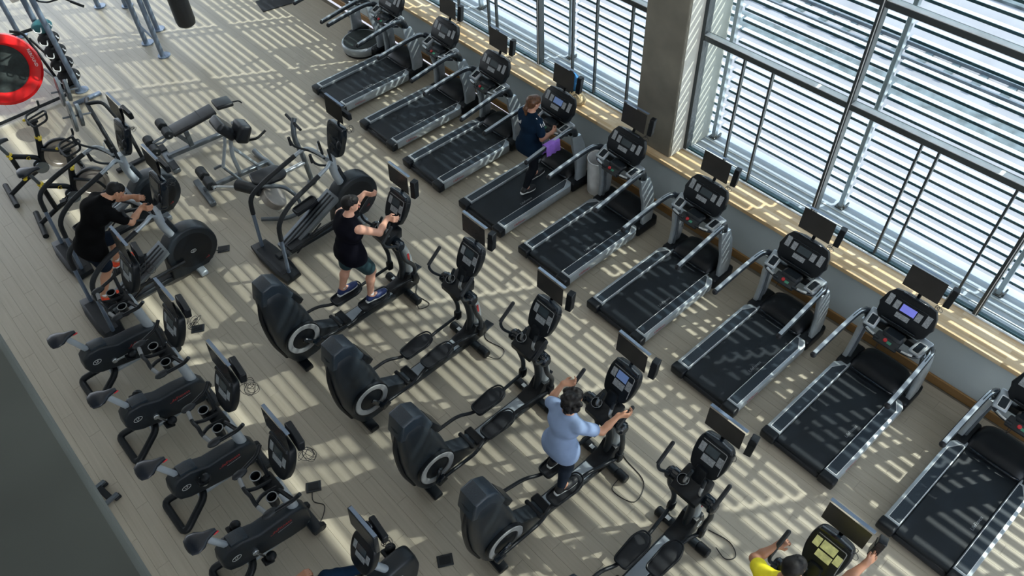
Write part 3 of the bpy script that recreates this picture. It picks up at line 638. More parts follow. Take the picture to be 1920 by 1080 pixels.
    part(c_, 'display_frame', lambda: MB().tube([T @ Vector(q) for q in ((-0.135, 0.135, 0.002), (0.135, 0.135, 0.002), (0.15, -0.11, 0.002))], 0.004, 6, 0.02), 'ring', K + 'df')
    part(c_, 'console_screen', lambda: plate(T, 0.0, 0.065, 0.135, 0.09, 0, 0.003, 0), screen or 'lcd', K + 'scr' + str(screen))
    for i, (u, v, a, b) in enumerate([(-0.108, 0.055, 0.06, 0.10), (0.0, -0.035, 0.14, 0.075), (0.108, 0.02, 0.06, 0.10)]):
        part(c_, 'keypad', lambda: plate(T, u, v, a, b, 0, 0.004, 0.0015), 'key' if screen != 'lcd_yellow' else 'lcd_yellow', K + 'key%d%s' % (i, screen == 'lcd_yellow'))
    part(c_, 'console_neck', lambda: MB().box((0.03, 0, 1.28), (0.09, 0.13, 0.22), rot=(0, 0.35, 0), bev=0.03, seg=2), 'black', K + 'cn')
    part(t, 'tv_bracket', lambda: MB().tube([(0.20, 0, 1.55), (0.29, 0, 1.70), (0.295, 0, 1.88)], 0.02, 8, 0.05), 'black', K + 'tvb')
    tv(t, (0.26, 0, 1.87), 0.425, 0.30, K + 'tv')
    part(t, 'cable', lambda: coil_mb((0.22, -0.16, 1.62), 0.04, 3, seed), 'cable')
    # moving arms, pedals and pedal arms of this machine's own phase
    for s, (px, pz), ax in ((1, pl, al), (-1, pr, ar)):
        hub = Vector((-0.07, 0.245 * s, 1.12))
        b1 = hub + Vector((-0.15 + ax * 0.5, 0.06 * s, 0.16)); b2 = b1 + Vector((-0.03 + ax * 0.3, 0.015 * s, 0.12)); tip = b2 + Vector((0.19 + ax * 0.25, 0.0, 0.16))
        jt = Vector((0.02 - ax * 0.7, 0.20 * s, 0.37))
        a_ = part(t, 'moving_arm', lambda: MB().tube([hub, b1, b2, tip], 0.017, 10, 0.06).tube(catmull([hub + Vector((0, 0, 0.02)), hub + Vector((0.03, 0.01 * s, -0.25)), jt + Vector((0.02, 0.01 * s, 0.22)), jt], 5), 0.028, 10), 'dark')
        part(a_, 'foam_grip', lambda: MB().tube([b2 + (tip - b2) * 0.02, tip], 0.0215, 12).ell(tip, (0.022, 0.022, 0.022), 10, 6), 'foam')
        part(a_, 'pivot_cap', lambda: MB().cyl(hub - Vector((0, 0.03 * s, 0)), hub + Vector((0, 0.05 * s, 0)), 0.07, 18, 0.02), 'gloss', K + 'pc%d' % s)
        part(a_, 'lower_joint', lambda: MB().box(jt + Vector((0.0, 0, 0.02)), (0.085, 0.075, 0.14), rot=(0, 0.1, 0), bev=0.025, seg=2), 'black')
        fr = Vector((px + 0.2, 0.145 * s, pz)); bk = Vector((px - 0.2, 0.155 * s, pz - 0.01))
        pe = part(t, 'pedal', lambda: MB().prism([(px - 0.22, 0.045 * s), (px - 0.22, 0.225 * s), (px + 0.12, 0.245 * s), (px + 0.225, 0.20 * s), (px + 0.225, 0.08 * s), (px + 0.12, 0.035 * s)][::s], pz - 0.03, pz, 'z', 0.010, 2, fl=0.05), 'rubber')
        part(pe, 'pedal_rim', lambda: MB().tube([(px - 0.215, 0.055 * s, pz + 0.006), (px - 0.215, 0.215 * s, pz + 0.006), (px + 0.10, 0.238 * s, pz + 0.022), (px + 0.218, 0.195 * s, pz + 0.045), (px + 0.218, 0.085 * s, pz + 0.045), (px + 0.10, 0.042 * s, pz + 0.022)], 0.010, 8, 0.05, True), 'black')
        ck = Vector((-1.60, 0.225 * s, 0.56)) + Vector((1.0 * (px + 0.66) - 0.0, 0, (pz - 0.42) * 0.9 - 0.10))
        d_ = ck - Vector((-1.60, 0.225 * s, 0.56)); d_ = d_.normalized() * 0.17 if d_.length > 0.01 else Vector((0, 0, -0.17)); ck = Vector((-1.60, 0.225 * s, 0.56)) + d_
        part(t, 'pedal_arm', lambda: MB().tube([jt, fr + Vector((0.08, 0, -0.02)), fr + Vector((-0.1, 0, -0.045)), bk + Vector((-0.02, 0, -0.045)), bk + Vector((-0.20, 0.06 * s, 0.02 if s > 0 else -0.06)), ck + Vector((0.05, 0.02 * s, 0))], 0.021, 10, 0.09), 'black')
        part(t, 'crank_arm', lambda: MB().box((Vector((-1.60, 0.232 * s, 0.56)) + ck + Vector((0, 0.007 * s, 0))) / 2, (0.24, 0.03, 0.06), rot=(0, -math.atan2(d_.z, d_.x), 0), bev=0.012).box(ck + Vector((0.03, 0.03 * s, 0)), (0.13, 0.06, 0.085), rot=(0, -0.3, 0), bev=0.02, seg=2), 'gloss')
    return t
ELS = [('elliptical trainer with the man in the black tank top on it', (-1.705, 6.63, 0), 0, (-0.76, 0.45), (-0.53, 0.38), 0.06, -0.10, None),
       ('empty elliptical trainer between the man in black tank top and the next empty one', (-1.63, 5.32, 0), 0, (-0.70, 0.45), (-0.60, 0.42), 0.02, -0.02, None),
       ('empty elliptical trainer just behind the woman in light blue', (-1.63, 4.09, 0), R(-1), (-0.60, 0.46), (-0.70, 0.38), 0.05, -0.05, None),
       ('elliptical trainer with the woman in the light blue shirt, its screen lit blue', (-1.655, 2.93, 0), R(-2.5), (-0.60, 0.55), (-0.74, 0.50), -0.02, 0.02, 'lcd_blue'),
       ('empty elliptical trainer near the bottom edge, just past the woman in light blue', (-1.69, 1.77, 0), 0, (-0.67, 0.45), (-0.50, 0.43), 0.02, 0.04, 'lcd'),
       ('elliptical trainer at the bottom edge with a yellow lit console', (-1.72, 0.52, 0), R(-1), (-0.6, 0.45), (-0.6, 0.4), 0.08, 0.0, 'lcd_yellow')]
for i, a in enumerate(ELS): elliptical(*a, seed=i)
# ------------------------------------------------------------------ upright bikes
def pedal_mb(c):
    return MB().box(c, (0.11, 0.10, 0.035), rot=(0, 0.4, 0), bev=0.014, seg=2).ell((c[0] + 0.045, c[1], c[2] + 0.03), (0.06, 0.055, 0.05), 12, 8)
def saddle_mb(c):
    rings = []
    for x, hw, z, th in ((-0.14, 0.04, 0.0, 0.03), (-0.125, 0.095, 0.012, 0.045), (-0.07, 0.125, 0.018, 0.05), (0.0, 0.11, 0.01, 0.05), (0.06, 0.055, 0.005, 0.045), (0.13, 0.032, 0.0, 0.04), (0.165, 0.02, -0.012, 0.03)):
        rings.append([(c[0] + x, c[1] + hw * math.cos(2 * PI * k / 16), c[2] + z + (th * 0.55 if math.sin(2 * PI * k / 16) > 0 else th) * math.sin(2 * PI * k / 16)) for k in range(16)])
    return MB().loft(rings)
def logo_mb(c, s, axis_x=(1, 0, 0), yup=(0, 0, 1)):
    T = frame_mtx(c, axis_x, yup); mb = text_mb('LF', s * 0.85, T)
    for r_ in (1.0,): mb.tube([T @ Vector((s * 0.95 * math.cos(a), s * 0.62 * math.sin(a), 0)) for a in [2 * PI * k / 24 for k in range(24)]], s * 0.055, 5, closed=True)
    return mb
def bike(label, loc, yaw, crank, screen=None, seed=0):
    t = thing('exercise_bike', label, 'exercise bike', loc, yaw, 'upright exercise bikes by the balcony')
    K = 'bk_'
    def body():
        p = [(0.15, 0.50), (0.18, 0.63), (0.27, 0.71), (0.42, 0.695), (0.60, 0.60), (0.80, 0.585), (0.95, 0.555), (1.08, 0.50), (1.13, 0.40), (1.12, 0.20), (1.02, 0.115), (0.85, 0.14), (0.62, 0.21), (0.45, 0.26), (0.28, 0.31), (0.18, 0.38)]
        mb = MB().prism(p, -0.085, 0.085, 'y', 0.03, 3); mb.v = [(x, y * (1.15 - 0.25 * max(0, x - 0.5)), z) for x, y, z in mb.v]; return mb
    part(t, 'body_shroud', body, 'dark', K + 'body')
    part(t, 'top_cover', lambda: MB().prism([(0.30, 0.685), (0.50, 0.65), (0.50, 0.695), (0.42, 0.725), (0.32, 0.735)], -0.075, 0.075, 'y', 0.015, 2), 'panelgrey', K + 'tc')
    for s in (-1, 1):
        part(t, 'logo', lambda: logo_mb((0.30, s * 0.101, 0.525), 0.052, (-s, 0, 0)), 'track', K + 'lg%d' % s)
        part(t, 'side_lettering', lambda: text_mb('LifeFitness', 0.062, frame_mtx((0.80, s * 0.0915, 0.455), (-s, 0, 0), (0, 0, 1))), 'redprint', K + 'sl%d' % s)
        part(t, 'side_line', lambda: MB().box((0.84, s * 0.091, 0.405), (0.17, 0.002, 0.006)), 'key', K + 'sn%d' % s)
    part(t, 'rear_stabilizer', lambda: MB().tube([(0.02, 0.26, 0.045), (0.02, -0.26, 0.045), (0.40, -0.10, 0.20), (0.42, 0.10, 0.20)], 0.042, 12, 0.09, True), 'black', K + 'rs')
    ff = part(t, 'front_stabilizer', lambda: MB().box((1.10, 0, 0.07), (0.13, 0.40, 0.09), bev=0.03, seg=2), 'dark', K + 'fs')
    for s in (1, -1): part(ff, 'wheel', lambda: MB().cyl((1.15, 0.13 * s, 0.06), (1.15, 0.19 * s, 0.06), 0.055, 16, 0.01), 'rubber', K + 'w%d' % s)
    part(t, 'spine_beam', lambda: MB().box((0.72, 0, 0.15), (0.75, 0.11, 0.06), rot=(0, 0.06, 0), bev=0.015), 'lightpost', K + 'sb')
    part(t, 'seat_post', lambda: MB().tube([(0.31, 0, 0.64), (0.18, 0, 1.01)], 0.036, 12, ry=0.03), 'lightpost', K + 'sp')
    sd = part(t, 'saddle', lambda: saddle_mb((0.135, 0, 1.05)), 'navyvinyl', K + 'sad')
    part(sd, 'saddle_lever', lambda: MB().box((0.285, -0.02, 1.02), (0.055, 0.02, 0.018), bev=0.006), 'red', K + 'sv')
    part(t, 'console_post', lambda: MB().tube([(1.02, 0, 0.50), (0.98, 0, 1.10)], 0.058, 14, ry=0.05), 'lightpost', K + 'cp')
    def bars():
        mb = MB().tube([(1.07, 0.37, 1.27), (1.0, 0.34, 1.20), (0.74, 0.29, 1.17), (0.705, 0.10, 1.16), (0.72, 0.0, 1.18), (0.705, -0.10, 1.16), (0.74, -0.29, 1.17), (1.0, -0.34, 1.20), (1.07, -0.37, 1.27)], 0.021, 10, 0.06)
        for s in (1, -1): mb.tube([(0.705, 0.10 * s, 1.16), (0.80, 0.05 * s, 1.15), (0.96, 0.05 * s, 1.11)], 0.02, 8, 0.04).tube([(1.0, 0.34 * s, 1.20), (0.98, 0.22 * s, 1.16), (0.96, 0.10 * s, 1.12)], 0.022, 8, 0.05)
        return mb.xf(Matrix.Translation((0, -0.02, 0)))
    hb = part(t, 'handlebar', bars, 'black', K + 'hb')
    for s in (1, -1):
        part(hb, 'grip_sensor', lambda: MB().tube([(0.712, 0.14 * s - 0.02, 1.162), (0.733, 0.25 * s - 0.02, 1.168)], 0.0225, 10), 'ring', K + 'gs%d' % s)
        part(hb, 'elbow_pad', lambda: MB().ell((0.76, 0.285 * s - 0.02, 1.178), (0.085, 0.045, 0.032), 12, 8), 'foam', K + 'ep%d' % s)
        c_ = part(t, 'cup_holder', lambda: cup_mb((0.865, 0.155 * s, 1.15), 0.047, 0.12), 'black', K + 'cu%d' % s)
        part(c_, 'cup_rim', lambda: MB().tube([(0.865 + 0.054 * math.cos(a), 0.155 * s + 0.054 * math.sin(a), 1.155) for a in [2 * PI * k / 18 for k in range(18)]], 0.0055, 6, closed=True), 'ring', K + 'cr%d' % s)
    part(t, 'console_shelf', lambda: MB().box((0.93, 0, 1.09), (0.16, 0.26, 0.06), rot=(0, -0.2, 0), bev=0.02, seg=2), 'black', K + 'cs')
    T = con_mtx((1.11, 0, 1.43), 0.38) @ Matrix.Scale(1.15, 4)
    poly = [(-0.145, 0.195), (0, 0.215), (0.145, 0.195), (0.172, 0.08), (0.165, -0.06), (0.12, -0.19), (0.05, -0.225), (-0.05, -0.225), (-0.12, -0.19), (-0.165, -0.06), (-0.172, 0.08)]
    c_ = part(t, 'console', lambda: MB().prism(poly, -0.08, 0, 'z', 0.018, 3, mtx=T, fl=0.05), 'black', K + 'con')
    part(c_, 'console_hood', lambda: MB().prism([(-0.14, 0.165), (0.14, 0.165), (0.13, 0.20), (0, 0.212), (-0.13, 0.20)], -0.02, 0.02, 'z', 0.008, 2, mtx=T), 'gloss', K + 'ch')
    part(c_, 'console_screen', lambda: plate(T, 0.0, 0.06, 0.125, 0.085, 0, 0.003, 0), screen or 'lcd', K + 'scr' + str(screen))
    for i, (u, v, a, b) in enumerate([(-0.10, 0.05, 0.05, 0.10), (0.0, -0.035, 0.14, 0.07), (0.10, 0.02, 0.05, 0.10)]):
        part(c_, 'keypad', lambda: plate(T, u, v, a, b, 0, 0.004, 0.0015), 'key', K + 'key%d' % i)
    part(t, 'tv_bracket', lambda: MB().tube([(1.16, 0, 1.42), (1.24, 0, 1.55), (1.245, 0, 1.72)], 0.02, 8, 0.05), 'black', K + 'tvb')
    tv(t, (1.22, 0, 1.80), 0.47, 0.33, K + 'tv', 0.10, 0, False)
    rb_ = part(t, 'receiver_box', lambda: MB().box((1.32, -0.10, 1.70), (0.07, 0.30, 0.12), rot=(0, 0.2, -0.1), bev=0.01), 'black', K + 'rcv')
    part(t, 'cable', lambda: coil_mb((1.31, -0.27, 1.58), 0.075, 6, seed + 11), 'cable')
    # cranks and pedals
    ca, sa = math.cos(crank), math.sin(crank)
    for s in (1, -1):
        c0 = Vector((0.47, 0.105 * s, 0.40)); e = c0 + Vector((ca * 0.165 * s, 0.02 * s, sa * 0.165 * s))
        k_ = part(t, 'crank', lambda: MB().cyl(c0 - Vector((0, 0.03 * s, 0)), c0 + Vector((0, 0.02 * s, 0)), 0.036, 18, 0.008).tube([c0 + Vector((0, 0.012 * s, 0)), e], 0.014, 8), 'steel')
        part(k_, 'pedal', lambda: pedal_mb((e.x, e.y + 0.06 * s, e.z)), 'black')
    return t
for i, (l, y, cr_) in enumerate([('upright bike farthest from the camera, beside the climber with the man in black', 8.05, 3.1), ('upright bike second along the balcony, red lettering above the farthest saddle', 6.92, 2.0),
                                ('upright bike third along the balcony, its pedal tucked beside the logo', 5.74, -1.5), ('nearest upright bike at the bottom left, next to the rider on the recumbent bike', 4.67, 1.9)]):
    bike(l, (-5.62, y, 0), 0, cr_, None, i)

# ------------------------------------------------------------------ recumbent bike (mostly below the frame)
def recumbent():
    t = thing('recumbent_bike', 'recumbent bike at the bottom edge with a rider in navy trousers', 'exercise bike', (-4.30, 3.42, 0), 0)
    K = 'bk_'
    part(t, 'drive_shroud', lambda: MB().prism([(-0.30, 0.12), (0.26, 0.10), (0.32, 0.30), (0.30, 0.55), (0.20, 0.60), (0.0, 0.60), (-0.22, 0.55), (-0.32, 0.35)], -0.10, 0.10, 'y', 0.045, 3, fl=0.06), 'dark')
    part(t, 'logo', lambda: logo_mb((0.06, -0.1015, 0.40), 0.045, (1, 0, 0)), 'track')
    part(t, 'frame', lambda: MB().tube([(-1.55, 0, 0.12), (-0.8, 0, 0.12), (-0.1, 0, 0.18)], 0.06, 10), 'lightpost')
    part(t, 'front_foot', lambda: MB().box((0.12, 0, 0.05), (0.12, 0.5, 0.09), bev=0.02), 'black')
    part(t, 'rear_foot', lambda: MB().box((-1.5, 0, 0.05), (0.12, 0.55, 0.09), bev=0.02), 'black')
    part(t, 'seat', lambda: MB().box((-1.12, 0, 0.56), (0.42, 0.44, 0.10), bev=0.04, seg=3), 'vinyl')
    part(t, 'seat_post', lambda: MB().box((-1.15, 0, 0.33), (0.2, 0.16, 0.40), bev=0.02), 'dark')
    part(t, 'backrest', lambda: MB().box((-1.42, 0, 0.86), (0.09, 0.42, 0.5), rot=(0, -0.3, 0), bev=0.04, seg=3), 'vinyl')
    for s in (1, -1):
        part(t, 'side_handle', lambda: MB().tube([(-1.2, 0.27 * s, 0.50), (-0.75, 0.30 * s, 0.62), (-0.62, 0.30 * s, 0.82)], 0.018, 8, 0.08), 'black')
        part(t, 'pedal', lambda: pedal_mb((-0.02 + 0.15 * s, 0.2 * s, 0.36 + 0.05 * s)), 'black')
    part(t, 'console_post', lambda: MB().tube([(0.0, 0, 0.56), (-0.10, 0, 0.85), (-0.12, 0, 1.05)], 0.04, 12, 0.1), 'lightpost')
    T = con_mtx((-0.165, 0, 1.20), 0.42)
    c_ = part(t, 'console', lambda: MB().xf(Matrix.Identity(4)).prism([(-0.145, 0.195), (0, 0.215), (0.145, 0.195), (0.172, 0.08), (0.165, -0.06), (0.12, -0.19), (0.05, -0.225), (-0.05, -0.225), (-0.12, -0.19), (-0.165, -0.06), (-0.172, 0.08)], -0.08, 0, 'z', 0.018, 3, mtx=T, fl=0.05), 'black')
    part(c_, 'console_screen', lambda: plate(T, 0.0, 0.06, 0.125, 0.085, 0, 0.003, 0), 'lcd')
    for u, v, a, b in ((-0.10, 0.05, 0.05, 0.10), (0.0, -0.035, 0.14, 0.07), (0.10, 0.02, 0.05, 0.10)): part(c_, 'keypad', lambda: plate(T, u, v, a, b, 0, 0.004, 0.0015), 'key')
    part(t, 'tv_bracket', lambda: MB().tube([(-0.11, 0, 1.25), (-0.02, 0, 1.40), (-0.015, 0, 1.55)], 0.02, 8, 0.05), 'black')
    tv(t, (-0.06, 0, 1.56), 0.40, 0.28, None, 0.10, 0, False)
    part(t, 'receiver_box', lambda: MB().box((0.05, -0.06, 1.50), (0.06, 0.26, 0.10), rot=(0, 0.2, -0.1), bev=0.01), 'black')
    part(t, 'cable', lambda: coil_mb((0.05, -0.2, 1.45), 0.05, 4, 3), 'cable')
recumbent()

# ------------------------------------------------------------------ climbers with loop handrails and a flywheel housing
def climber(label, loc, yaw, pl, pr, seed=0, white=False):
    t = thing('climber_machine', label, 'climber', loc, yaw, 'climbers with loop handrails')
    K = 'cl_'
    part(t, 'rear_base', lambda: MB().prism([(-0.12, -0.50), (0.12, -0.47), (0.15, -0.2), (0.15, 0.2), (0.12, 0.47), (-0.12, 0.50), (-0.16, 0.2), (-0.16, -0.2)], 0.01, 0.10, 'z', 0.03, 2), 'black', K + 'rb')
    part(t, 'base_tread', lambda: MB().box((-0.01, 0, 0.101), (0.18, 0.70, 0.006)), 'rubber', K + 'bt')
    part(t, 'front_base', lambda: MB().box((1.40, 0, 0.045), (0.11, 0.50, 0.08), bev=0.015), 'lightpost', K + 'fb')
    part(t, 'base_beam', lambda: MB().box((0.70, 0, 0.09), (1.35, 0.13, 0.09), bev=0.02), 'dark', K + 'bb')
    def housing():
        p = [(1.42 + 0.37 * math.cos(a), 0.42 + 0.37 * math.sin(a)) for a in [R(d) for d in range(-60, 200, 12)]] + [(1.02, 0.10), (1.2, 0.06), (1.55, 0.06)]
        return MB().prism(p, -0.12, 0.12, 'y', 0.03, 3)
    h_ = part(t, 'wheel_housing', housing, 'dark', K + 'wh')
    for s in (1, -1):
        part(h_, 'housing_disc', lambda: MB().lathe([(0, 0.135 * s), (0.10, 0.133 * s), (0.14, 0.122 * s), (0.25, 0.126 * s), (0.30, 0.115 * s)], (1.42, 0, 0.42), 'y', 32), 'black', K + 'hd%d' % s)
        part(h_, 'logo', lambda: logo_mb((1.42, s * 0.137, 0.42), 0.04, (-s, 0, 0)), 'track', K + 'lg%d' % s)
        part(h_, 'side_lettering', lambda: text_mb('LifeFitness', 0.06, frame_mtx((1.47, s * 0.1225, 0.20), (-s, 0, 0.0), (0, 0, 1))), 'redprint', K + 'tx%d' % s)
        # loop rail of this side: silver stanchion, foam diagonal, pale curve into the console post
        up = [(0.0, 0.36 * s, 0.10), (0.05, 0.368 * s, 0.72)]
        part(t, 'stanchion', lambda: MB().tube(up, 0.026, 12), 'bluesteel', K + 'st%d' % s)
        fp = [(0.05, 0.368 * s, 0.70), (0.08, 0.37 * s, 0.98), (0.33, 0.325 * s, 1.14), (0.86, 0.30 * s, 1.30)]
        part(t, 'foam_rail', lambda: MB().tube(fp, 0.033, 12, 0.16), 'foam', K + 'fr%d' % s)
        part(t, 'rail_curve', lambda: MB().tube(catmull([(0.84, 0.301 * s, 1.295), (1.02, 0.275 * s, 1.34), (1.12, 0.17 * s, 1.30), (1.20, 0.05 * s, 1.16)], 6), 0.027, 12), 'lightpost', K + 'rc%d' % s)
        part(t, 'grip_handle', lambda: MB().tube([(1.18, 0.06 * s, 1.20), (1.08, 0.22 * s, 1.30), (0.93, 0.26 * s, 1.42), (0.86, 0.26 * s, 1.50), (0.84, 0.26 * s, 1.64)], 0.016, 10, 0.08).tube([(0.84, 0.26 * s, 1.52), (0.838, 0.26 * s, 1.65)], 0.021, 10), 'foam', K + 'gh%d' % s)
        part(t, 'fixed_grip', lambda: MB().tube([(1.18, 0.11 * s, 1.25), (1.17, 0.12 * s, 1.47)], 0.019, 10), 'foam', K + 'fg%d' % s)
        px, pz = (pl if s > 0 else pr)
        part(t, 'pedal_arm', lambda: MB().tube([(1.25, 0.16 * s, 0.34), (px + 0.28, 0.15 * s, pz - 0.02), (px - 0.1, 0.15 * s, pz - 0.05)], 0.03, 10, 0.1, ry=0.022), 'black')
        pe = part(t, 'pedal', lambda: MB().box((px, 0.14 * s, pz), (0.36, 0.15, 0.05), rot=(0, -0.12, 0), bev=0.015, seg=2), 'rubber')
        part(pe, 'pedal_rim', lambda: MB().tube([(px - 0.17, 0.07 * s, pz + 0.01), (px + 0.16, 0.07 * s, pz + 0.055), (px + 0.18, 0.14 * s, pz + 0.065), (px + 0.16, 0.21 * s, pz + 0.055), (px - 0.17, 0.21 * s, pz + 0.01)], 0.012, 8, 0.03, True), 'black')
        part(t, 'link_rod', lambda: MB().tube([(0.28, 0.15 * s, 0.12), (0.75, 0.16 * s, 0.40)], 0.012, 8), 'cable', K + 'lr%d' % s)
    part(t, 'ramp', lambda: MB().prism([(0.15, 0.13), (1.12, 0.58), (1.12, 0.64), (0.15, 0.19)], -0.15, 0.15, 'y', 0.012, 2), 'greysteel', K + 'rp')
    for s in (1, 0, -1): part(t, 'ramp_groove', lambda: MB().prism([(0.18, 0.203), (1.08, 0.621), (1.08, 0.628), (0.18, 0.21)], 0.07 * s - 0.012, 0.07 * s + 0.012, 'y'), 'black', K + 'rg%d' % s)
    part(t, 'console_post', lambda: MB().tube([(1.30, 0, 0.66), (1.22, 0, 1.0), (1.24, 0, 1.25)], 0.06, 14, 0.12), 'lightpost', K + 'cp')
    part(t, 'post_cover', lambda: MB().tube([(1.36, 0, 0.70), (1.28, 0, 1.02)], 0.045, 10), 'dark', K + 'pcv')
    T = con_mtx((1.34, 0, 1.47), 0.30)
    poly = [(-0.17, 0.24), (0.17, 0.24), (0.185, 0.10), (0.15, -0.16), (0.08, -0.25), (-0.08, -0.25), (-0.15, -0.16), (-0.185, 0.10)]
    c_ = part(t, 'console', lambda: MB().prism(poly, -0.10, 0, 'z', 0.02, 3, mtx=T, fl=0.04), 'gloss', K + 'con')
    part(c_, 'console_screen', lambda: plate(T, 0, 0.12, 0.22, 0.13, 0, 0.003, 0), 'screen', K + 'scr')
    part(c_, 'speaker_pod', lambda: MB().ell((0.14, -0.02, 0.0), (0.05, 0.07, 0.03), 12, 8).xf(T).add([], []), 'black', K + 'spk')
    for i, (u, v, a, b) in enumerate([(0, -0.0, 0.15, 0.05), (0, -0.09, 0.11, 0.05)]): part(c_, 'keypad', lambda: plate(T, u, v, a, b, 0, 0.004, 0.0015), 'dark', K + 'key%d' % i)
    part(t, 'tv_bracket', lambda: MB().tube([(1.40, 0, 1.55), (1.50, 0, 1.72), (1.52, 0, 1.88)], 0.02, 8, 0.05), 'black', K + 'tvb')
    T2 = Matrix.Translation((1.47, 0.0, 1.90)) @ Euler((0, 0.10, 0)).to_matrix().to_4x4()
    s_ = part(t, 'television', lambda: MB().box((0, 0, 0), (0.035, 0.43, 0.30), bev=0.012, seg=2), 'dark', K + 'tvx') if False else tv(t, (1.47, 0.0, 1.90), 0.44, 0.31, K + 'tv', 0.10, 0, False)
    part(s_, 'screen_surround', lambda: MB().tube([T2 @ Vector(q) for q in ((-0.012, 0.215, 0.15), (-0.012, -0.215, 0.15), (-0.012, -0.215, -0.15), (-0.012, 0.215, -0.15))], 0.022, 8, 0.05, True), 'bluesteel', K + 'tvs')
    part(t, 'receiver_box', lambda: MB().box((1.57, -0.05, 1.82), (0.06, 0.28, 0.10), bev=0.01), 'black', K + 'rcv')
    part(t, 'cable', lambda: coil_mb((1.52, -0.22, 1.66), 0.05, 4, seed), 'cable')
    part(t, 'white_trim', lambda: MB().tube(catmull([(1.16, 0.10, 1.24), (1.12, 0.10, 1.36), (1.14, 0.10, 1.46)], 4), 0.008, 6), 'track', K + 'wt')
    return t
climber('climber with loop handrails standing behind the man in the black tank top', (-2.69, 8.34, 0), 0, (0.72, 0.55), (0.36, 0.27), 1)
climber('climber with the man in the black T-shirt on it', (-4.95, 9.10, 0), 0, (0.58, 0.55), (0.22, 0.36), 2)
climber('empty climber just behind the man in the black T-shirt, near the spin bikes', (-4.79, 10.52, 0), 0, (0.4, 0.36), (0.6, 0.5), 3)

